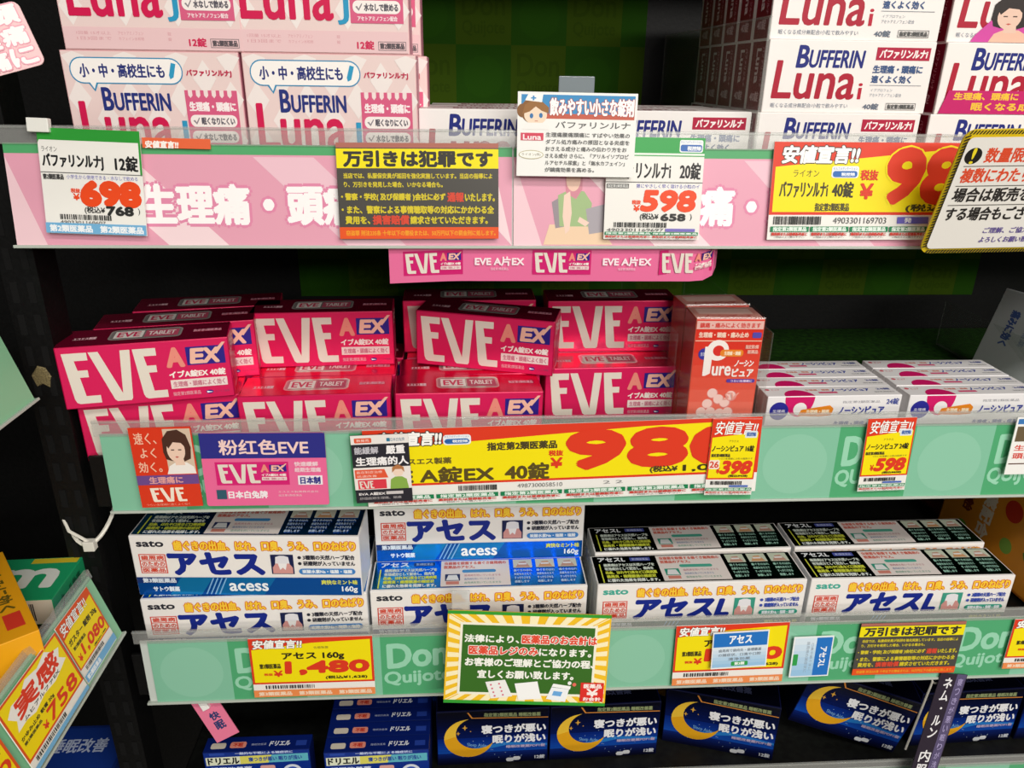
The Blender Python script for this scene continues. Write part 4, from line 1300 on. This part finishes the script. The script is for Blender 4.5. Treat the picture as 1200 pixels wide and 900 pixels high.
link('divider_sheet', box_mesh('divider_sheet', -.0007, .0007, 0, .27, 0, .10, [CLEAR], bev=.0003), pd)
link('divider_foot', box_mesh('divider_foot', 0, .0025, 0, .27, 0, .0014, [CLEAR], bev=.0003), pd)

g = 'white cartons with pink emblem'
for col, px in enumerate((985, 1142)):
    xx = on_z(px, 465, Z_MID + PURE24.H)
    for k in range(4):
        PURE24.put(MB, (xx.x + .0085 * col - .003, .043 + k * (PURE24.D + .0006), Z_MID), ('front', 'second', 'third', 'rearmost')[k] + ' white carton with pink emblem, column ' + ('beside the red carton' if col == 0 else 'beside the leaning white packet'), 'carton', g, yaw=radians((.8, -.4, .5, 0)[k]))

# leaning white packet at the frame edge
pk = tag(link('medicine_packet', None), 'white blue printed packet leaning at the frame edge', 'packet')
c = on_z(1187, 470, Z_MID)
pk.location = (c.x + .026, .06, Z_MID + .0102)
pk.rotation_euler = (0, radians(14), radians(6))
link('carton', box_mesh('carton', 0, .04, 0, .15, 0, .085, [mat('eef2f4', .4)]), pk)
pp = Print(.15 / .085).part('side_print')
for i in range(3):
    pp.t('痛みに効く', 14 + 28 * i, 22, 22 + 28 * i, 66, '5a74c0', b=.4, rot=True).t('鎮痛薬', 30 + 28 * i, 30, 35 + 28 * i, 60, '9aa8d0', rot=True)
for n, me in pp.meshes(lambda x, z, l: (-l, .15 - x, .085 - z), .15, .085):
    link(n, me, pk)
fx = tag(link('shelf_divider', None), 'clear acrylic divider beside the leaning white packet', 'divider')
fx.location = (c.x + .0225, .045, Z_MID)
link('divider_sheet', box_mesh('divider_sheet', -.0007, .0007, 0, .25, 0, .055, [CLEAR], bev=.0003), fx)
link('divider_foot', box_mesh('divider_foot', 0, .004, 0, .25, 0, .0014, [CLEAR], bev=.0003), fx)

# ------------------------------------------------------------------ toothpaste cartons
g = 'white toothpaste cartons with blue foil strip'
for TL, TR, lv, lab in (
        ((149, 628), (421, 629), 2, 'white and blue toothpaste carton, upper one beside the upright'),
        ((163, 703), (430, 695), 1, 'white and blue toothpaste carton, lower one beside the upright'),
        ((436, 593), (687, 588), 2, 'white and blue toothpaste carton set back on the inner stack'),
        ((433, 693), (689, 686), 1, 'white and blue toothpaste carton behind the green checkout notice')):
    (x, y), yaw = top_fit(TL, TR, Z_LOW + ACESS.H * lv)
    ACESS.put(TB, (x, y, Z_LOW + ACESS.H * (lv - 1)), lab, 'carton', g, yaw=yaw)
for x, y, lab in ((-.193, .066, 'white and blue toothpaste carton at the back of the stack beside the upright'), (.0105, .069, 'white and blue toothpaste carton carrying the one set back')):
    ACESS.put(TB, (x, y, Z_LOW), lab, 'carton', g)
g = 'white toothpaste cartons with black green lid'
for TL, TR, lab in (
        ((698, 686), (949, 679), 'front black lidded toothpaste carton beside the blue ones'),
        ((950, 679), (1192, 674), 'front black lidded toothpaste carton beside the orange packet'),
        ((696, 650), (930, 643), 'rear black lidded toothpaste carton beside the blue ones'),
        ((928, 643), (1160, 637), 'rear black lidded toothpaste carton beside the orange packet')):
    (x, y), yaw = top_fit(TL, TR, Z_LOW + ACESS_L.H)
    ACESS_L.put(TB, (x, y + (.002 if 'rear' in lab else 0), Z_LOW), lab, 'carton', g, yaw=yaw)
xr = on_z(1192, 674, Z_LOW + ACESS_L.H).x
dv = tag(link('shelf_divider', None), 'clear acrylic divider between the blue and black lidded toothpaste', 'divider')
dv.location = (.1125, .02, Z_LOW)
link('divider_sheet', box_mesh('divider_sheet', -.0008, .0008, 0, .26, 0, .085, [CLEAR], bev=.0003), dv)
link('divider_foot', box_mesh('divider_foot', -.001, .001, 0, .26, 0, .001, [CLEAR], bev=.0003), dv)


def orange_packet(loc, yaw, label, c1, c2, roll=0, s=1.0):
    o = tag(link('snack_pouch', None), label, 'pouch', 'orange pouches')
    o.location = loc
    o.rotation_euler = (0, roll, yaw)
    W, Hh, D = .17 * s, .115 * s, .022
    link('pouch', box_mesh('pouch', -D / 2, D / 2, 0, W, 0, Hh, [mat(c1, .3)], bev=.005, seg=3), o)
    p = Print(W / Hh).part('face_print').rr(3, 5, 97, 95, 4, c2, rough=.3).t('のど飴', 20, 16, 28, 60, '7a2a14', b=.6, rot=True).t('生薬配合', 36, 12, 46, 74, 'f6e8d0', b=.5, rot=True).ell(24, 80, 6, '7ab83c').ell(60, 30, 7, 'c8321c').ell(62, 64, 5, '8ab84a').t('ハーブ', 76, 20, 88, 70, '5a8a2c', b=.6, rot=True)
    for n, me in p.meshes(lambda x, z, l: (-D / 2 - l, W - x, Hh - z), W, Hh):
        link(n, me, o)


orange_packet((xr + .055, .03, Z_LOW + .002), radians(3), 'orange pouch standing beside the toothpaste cartons', 'e08420', 'ee9a2c', radians(3))
orange_packet((xr + .062, .205, Z_LOW + .003), radians(6), 'red orange pouch behind the orange one beside the toothpaste', '8a2c12', '9a3a16', radians(6))

# ------------------------------------------------------------------ dark blue cartons at the foot
g = 'dark blue moon cartons'
zt = Z_BASE + MOON.H
for TL, TR, lab in (
        ((512, 835), (643, 829), 'dark moon carton beneath the green notice, nearest the row of four'),
        ((646, 829), (775, 822), 'dark moon carton in the middle beneath the notice corner'),
        ((783, 807), (915, 830), 'bright blue moon carton turned askew')):
    (x, y), yaw = top_fit(TL, TR, zt)
    MOON.put(MB, (x, y, Z_BASE), lab, 'carton', g, yaw=yaw)
for x, y, z, yaw, roll, lab in (
        (.262, .125, 0, 0, 0, 'dark moon carton standing behind the askew blue one'),
        (.135, .125, 0, 1, 0, 'dark moon carton in the back row beneath the notice corner'),
        (.012, .125, 0, -1, 0, 'dark moon carton in the back row beneath the notice'),
        (.405, .055, .016, -12, 14, 'dark moon carton tipped over on its corner'),
        (.545, .055, 0, 2, 0, 'dark moon carton behind the hanging vertical strip'),
        (.668, .058, 0, 1, 0, 'dark moon carton at the lower frame corner'),
        (.575, .10, 0, -3, 0, 'dark moon carton in the second row behind the vertical strip')):
    MOON.put(MB, (x, y, Z_BASE + z), lab, 'carton', g, yaw=radians(yaw), roll=radians(roll))
o = MOON.put(MB, (.645, .105, Z_BASE + MOON.H + MOON.D + .0005), 'dark moon carton lying flat on top at the lower frame corner', 'carton', g, lean=radians(-90))

g = 'dark blue sleep aid cartons standing one behind another'
for (px, n, lab) in ((300, 1, 'dark blue carton with yellow band beneath the pink bookmark'), (441, 4, '')):
    q = on_z(px, 880, Z_BASE + DREW.H)
    for k in range(n):
        DREW.put(MB, (q.x, q.y + k * (DREW.D - .0), Z_BASE), lab or ('front', 'second', 'third', 'rearmost')[k] + ' dark blue carton with yellow band in the row of four', 'carton', g, yaw=radians((.2, -.5, .4, -.2)[k]))


# hanging bookmark
def bookmark(p):
    p.part('lettering').t('快', 34, 40, 72, 56, '2c3a6c', b=1.5).t('眠', 34, 60, 72, 78, '2c3a6c', b=1.5)


bo = on_y(245, 820, .0)
bk = card('shelf_bookmark', 'pink bookmark with two dark characters hanging under the green rail', 'bookmark', ((222, 822), (248, 809), (256, 870)), Vector((0, .008, .9)), Vector((0, -1, .2)).normalized(), 'e87a9a', bookmark)
link('white_clip', box_mesh('white_clip', -.004, .003, -.004, .002, .036, .048, [mat('f0efea', .3)]), bk)


# vertical strip with lettering
def strip(p):
    p.part('stripe_print').rect(0, 0, 62, 100, '2a2030').rect(62, 0, 97, 100, '5a5074')
    p.part('lettering')
    for i, ch in enumerate('ネム・ルン'):
        p.t(ch, 22 if ch != '・' else 36, 3 + i * 9.4 + (3 if ch == '・' else 0), 52 if ch != '・' else 44, 10.5 + i * 9.4 - (3 if ch == '・' else 0), 'f0eef0', b=1)
    for i, ch in enumerate('内服液'):
        p.t(ch, 16, 58 + i * 11, 56, 67 + i * 11, 'f0eef0', b=1)
    for i, ch in enumerate('寝つきが悪い眠りが浅い'):
        p.t(ch, 70, 3 + i * 7, 88, 8 + i * 7, 'a89cc8', b=.5)


card('vertical_strip', 'dark vertical strip card with white lettering hanging over the foot rail', 'card', ((1103, 789), (1134, 791), (1060, 940)), Vector((0, -.012, .85)), Vector((0, -1, .1)).normalized(), '3a3044', strip)
w0, w1 = on_y(1093, 798, .0), on_y(1061, 878, .0)
wi = tag(link('wire_hook', None), 'thin white wire hook beside the vertical strip', 'hook')
wi.location = w0
d = w1 - w0
link('wire', tube('wire', [(0, 0, 0), tuple(d)], .0011, white_pl, 8), wi)
link('loop', tube('loop', [(.004 + .005 * cos(2 * pi * i / 16), 0, .005 * sin(2 * pi * i / 16) + .002) for i in range(16)], .001, white_pl, 6, True), wi)

# ------------------------------------------------------------------ neighbouring fixture on the left, its rail running towards the camera
def side_rail(label, end_bot, end_top, length):
    """strip from the far end towards the camera; points are world positions of the far end"""
    a, b = end_bot, end_top
    Zv = (b - a).normalized()
    X = Vector((0, 1, 0))
    Y = Zv.cross(X)
    n = -Y
    M = Matrix((X, Y, Zv)).transposed().to_4x4()
    M.translation = a
    h = (b - a).length
    o = tag(link('price_rail', None, None, M), label, 'price rail')
    link('back_plate', box_mesh('back_plate', -length, 0, .0008, .002, 0, h - .006, [mat('a9d2b4', .3)], bev=0), o)
    link('clear_lip', box_mesh('clear_lip', -length, .001, -.0012, .0028, h - .008, h, [LIP], bev=.0005), o)
    link('bottom_ledge', box_mesh('bottom_ledge', -length, .001, -.003, .002, -.002, 0, [mat('b9c0b6', .25)], bev=.0004), o)
    link('insert_panel', box_mesh('insert_panel', -length, 0, .0002, .0008, 0, h - .008, [mat('8fcaa0', .35)], bev=0), o)
    return o, M, h


YE = -.03
bt, tp = on_y(143, 741, YE), on_y(101, 668, YE)
so, SM, sh_ = side_rail('price rail of the neighbouring fixture running towards the viewer', bt, tp, .40)
SN = -(SM.to_3x3() @ Vector((0, 1, 0)))


def side_tag(label, x0, x1, draw, lift=.002, z0=.003, z1=None):
    z1 = z1 or sh_ - .008
    W, Hh = x1 - x0, z1 - z0
    p = Print(W / Hh)
    draw(p)
    M = SM @ Matrix.Translation(((x0 + x1) / 2, -lift, z0))
    o = tag(link('price_tag', None, None, M), label, 'price tag')
    link('sheet', box_mesh('sheet', -W / 2, W / 2, 0, .0008, 0, Hh, [mat('f0ece2', .4)], bev=0), o)
    for n, me in p.meshes(lambda x, z, l: (x - W / 2, -l, Hh - z), W, Hh):
        link(n, me, o)


def tag_1080(p):
    p.part('header_print').rect(0, 0, 100, 76, 'e0541c').poly([(3, 24), (97, 12), (97, 74), (3, 74)], 'f8dc00')
    cheap(p, 5, 4, 80, 20)
    p.part('name_lettering').t('ガスター 錠剤 20g', 8, 30, 92, 40, '3a3414', b=.5).t('第2類医薬品', 10, 43, 46, 48, '4a4420', b=.3)
    p.part('price_lettering').t('1,080', 24, 50, 94, 68, 'e0391c', b=1.6, sh=.15).t('¥', 10, 58, 18, 68, 'e0391c', b=.6).t('(税込¥1,188)', 50, 69.5, 90, 73, '3a3414', b=.4)
    p.part('barcode_print').bars(12, 78, 70, 84, n=26).rect(0, 87, 100, 98, '74b2dc').t('第2類医薬品', 4, 89, 46, 96, 'f0f6fa', b=.5)


def tag_758(p):
    p.part('header_print').rect(0, 0, 100, 84, 'e0541c').rect(2.5, 3, 97.5, 81, 'f8dc00')
    p.poly([(6, 20), (16, 12), (30, 14), (42, 5), (60, 10), (76, 4), (84, 14), (94, 18), (88, 28), (95, 38), (84, 42), (70, 46), (52, 43), (34, 48), (22, 43), (8, 44), (13, 32)], 'f6f2ea')
    p.part('name_lettering').t('実感', 16, 12, 84, 36, 'e0391c', b=1.4, sh=.15).t('ムヒアルファEX', 20, 38, 80, 43, '3a3a3a', b=.3).t('かゆみ止め 軟膏 20g', 6, 52, 60, 58, '3a3414', b=.4).t('第2類医薬品', 6, 60, 34, 64, '4a4420', b=.3)
    p.part('price_lettering').t('758', 42, 60, 92, 78, 'e0391c', b=2, sh=.12).t('¥', 32, 68, 39, 77, 'e0391c', b=.5)
    p.part('barcode_print').bars(8, 86, 60, 92, n=30).rect(0, 94, 100, 100, '74b2dc')


side_tag('yellow 1,080 price tag at the far end of the neighbouring rail', -.062, -.012, tag_1080)
side_tag('yellow tag with red brush lettering on the neighbouring rail', -.142, -.066, tag_758, lift=.004)
side_tag('yellow price tag nearest the viewer on the neighbouring rail', -.222, -.148, tag_1080, lift=.003)

# upper rail of the neighbour, only its green end in view
ub = on_y(40.6, 467, YE)
side_rail('green rail end of the neighbouring fixture in front of the upright', ub, ub + (tp - bt).normalized() * .075, .40)

sb = tag(link('display_shelf', None), 'black shelf board of the neighbouring fixture', 'shelf')
sb.location = (bt.x, YE, bt.z)
link('shelf_board', box_mesh('shelf_board', -.34, -.022, -.42, -.002, .012, .022, [BLACK_METAL]), sb)
link('front_lip', box_mesh('front_lip', -.026, -.021, -.42, -.002, .0, .022, [BLACK_METAL]), sb)
s2 = tag(link('display_shelf', None), 'black upper shelf board of the neighbouring fixture', 'shelf')
s2.location = (ub.x, YE, ub.z)
link('shelf_board', box_mesh('shelf_board', -.34, -.024, -.42, -.002, .012, .022, [BLACK_METAL]), s2)
link('front_lip', box_mesh('front_lip', -.028, -.023, -.42, -.002, .0, .022, [BLACK_METAL]), s2)
struct('wall_left', box_mesh('wall_left', -.70, -.66, -.9, DEPTH, 0, 2.2, [BLACK_METAL], bev=0))

zb = bt.z + .022
# green flat box
gq = [on_z(*q, zb + .024) for q in ((97, 652), (61, 702), (8, 636))]
gb = tag(link('medicine_box', None), 'green flat carton with a big white letter on the neighbouring shelf', 'carton')
ang = atan2((gq[0] - gq[1]).y, (gq[0] - gq[1]).x)
Lg = (gq[0] - gq[1]).length
gb.location = (gq[1].x, gq[1].y, zb)
gb.rotation_euler = (0, 0, ang)
Wg = .085
link('carton', box_mesh('carton', 0, Lg, 0, Wg, 0, .024, [mat('1fa068', .35), mat('e4dcc8', .4)], [1, 0, 0, 0, 0, 0]), gb)
p = Print(Wg / Lg).part('lettering').rect(55, 2, 98, 14, 'd8c02c').t('m', 36, 30, 88, 70, 'e6ece4', b=5, fat=1.6).t('塗り薬', 10, 84, 50, 94, '0c6a44', b=.6)
for n, me in p.meshes(lambda x, z, l: (Lg - z, Wg - x, .024 + l), Wg, Lg):
    link(n, me, gb)
p = Print(Lg / .024).part('side_print').t('クール軟膏', 20, 26, 82, 74, '0a5a3a', b=.8)
for n, me in p.meshes(lambda x, z, l: (x, -l, .024 - z), Lg, .024):
    link(n, me, gb)
p = Print(Wg / .024).part('barcode_print').bars(56, 16, 84, 84, n=22).t('塗り薬', 10, 30, 40, 70, '6a6a5a', b=.5)
for n, me in p.meshes(lambda x, z, l: (-l, Wg - x, .024 - z), Wg, .024):
    link(n, me, gb)

# yellow orange itch relief carton standing askew
oq = [on_z(*q, zb + .05) for q in ((3, 646), (46, 738))]
ob = tag(link('medicine_box', None), 'yellow and orange itch relief carton leaning on the neighbouring shelf', 'carton')
d = oq[1] - oq[0]
ob.location = (oq[0].x, oq[0].y, zb)
ob.rotation_euler = (0, 0, atan2(d.y, d.x))
Lo = d.length
link('carton', box_mesh('carton', 0, Lo, -.07, 0, 0, .05, [mat('f0a818', .35), mat('ee8420', .35)], [0, 0, 1, 0, 0, 0]), ob)
p = Print(Lo / .07).part('lettering').rect(2, 66, 98, 98, 'f08a20').poly([(20, 30), (88, 30), (96, 60), (88, 84), (30, 84)], '2a2018').t('虫さされ・かゆみ', 22, 42, 90, 72, 'f6efe6', b=.8, ol=('d83020', .8)).t('かゆみに効く', 14, 10, 70, 24, '6a5a18', b=.5).rect(74, 8, 90, 24, 'd83a28')
for n, me in p.meshes(lambda x, z, l: (x, -z, .05 + l), Lo, .07):
    link(n, me, ob)
yb = tag(link('medicine_box', None), 'plain yellow carton in the near corner of the neighbouring shelf', 'carton')
yb.location = (bt.x - .075, YE - .185, zb)
link('carton', box_mesh('carton', -.05, .045, -.05, .05, 0, .02, [mat('f2c020', .35)]), yb)
p = Print(1).part('lettering').t('虫さされ', 15, 40, 85, 60, 'c83020', b=1)
for n, me in p.meshes(lambda x, z, l: (-.05 + x, .05 - z, .02 + l), .095, .1):
    link(n, me, yb)
# dark blue carton low in the left corner
lb = tag(link('medicine_box', None), 'dark blue carton edge low beside the black upright', 'carton')
q = on_z(78, 905, Z_BASE + .03)
lb.location = (q.x, q.y, Z_BASE)
link('carton', box_mesh('carton', -.05, .045, 0, .06, 0, .03, [mat('14307c', .3)]), lb)
p = Print(.095 / .06).part('lettering').rect(3, 6, 97, 94, '1a3c94', rough=.3).t('睡眠改善', 20, 30, 80, 60, 'c8d4f0', b=.4)
for n, me in p.meshes(lambda x, z, l: (-.05 + x, .06 - z, .03 + l), .095, .06):
    link(n, me, lb)
bpy.data.scenes.remove(TMP)
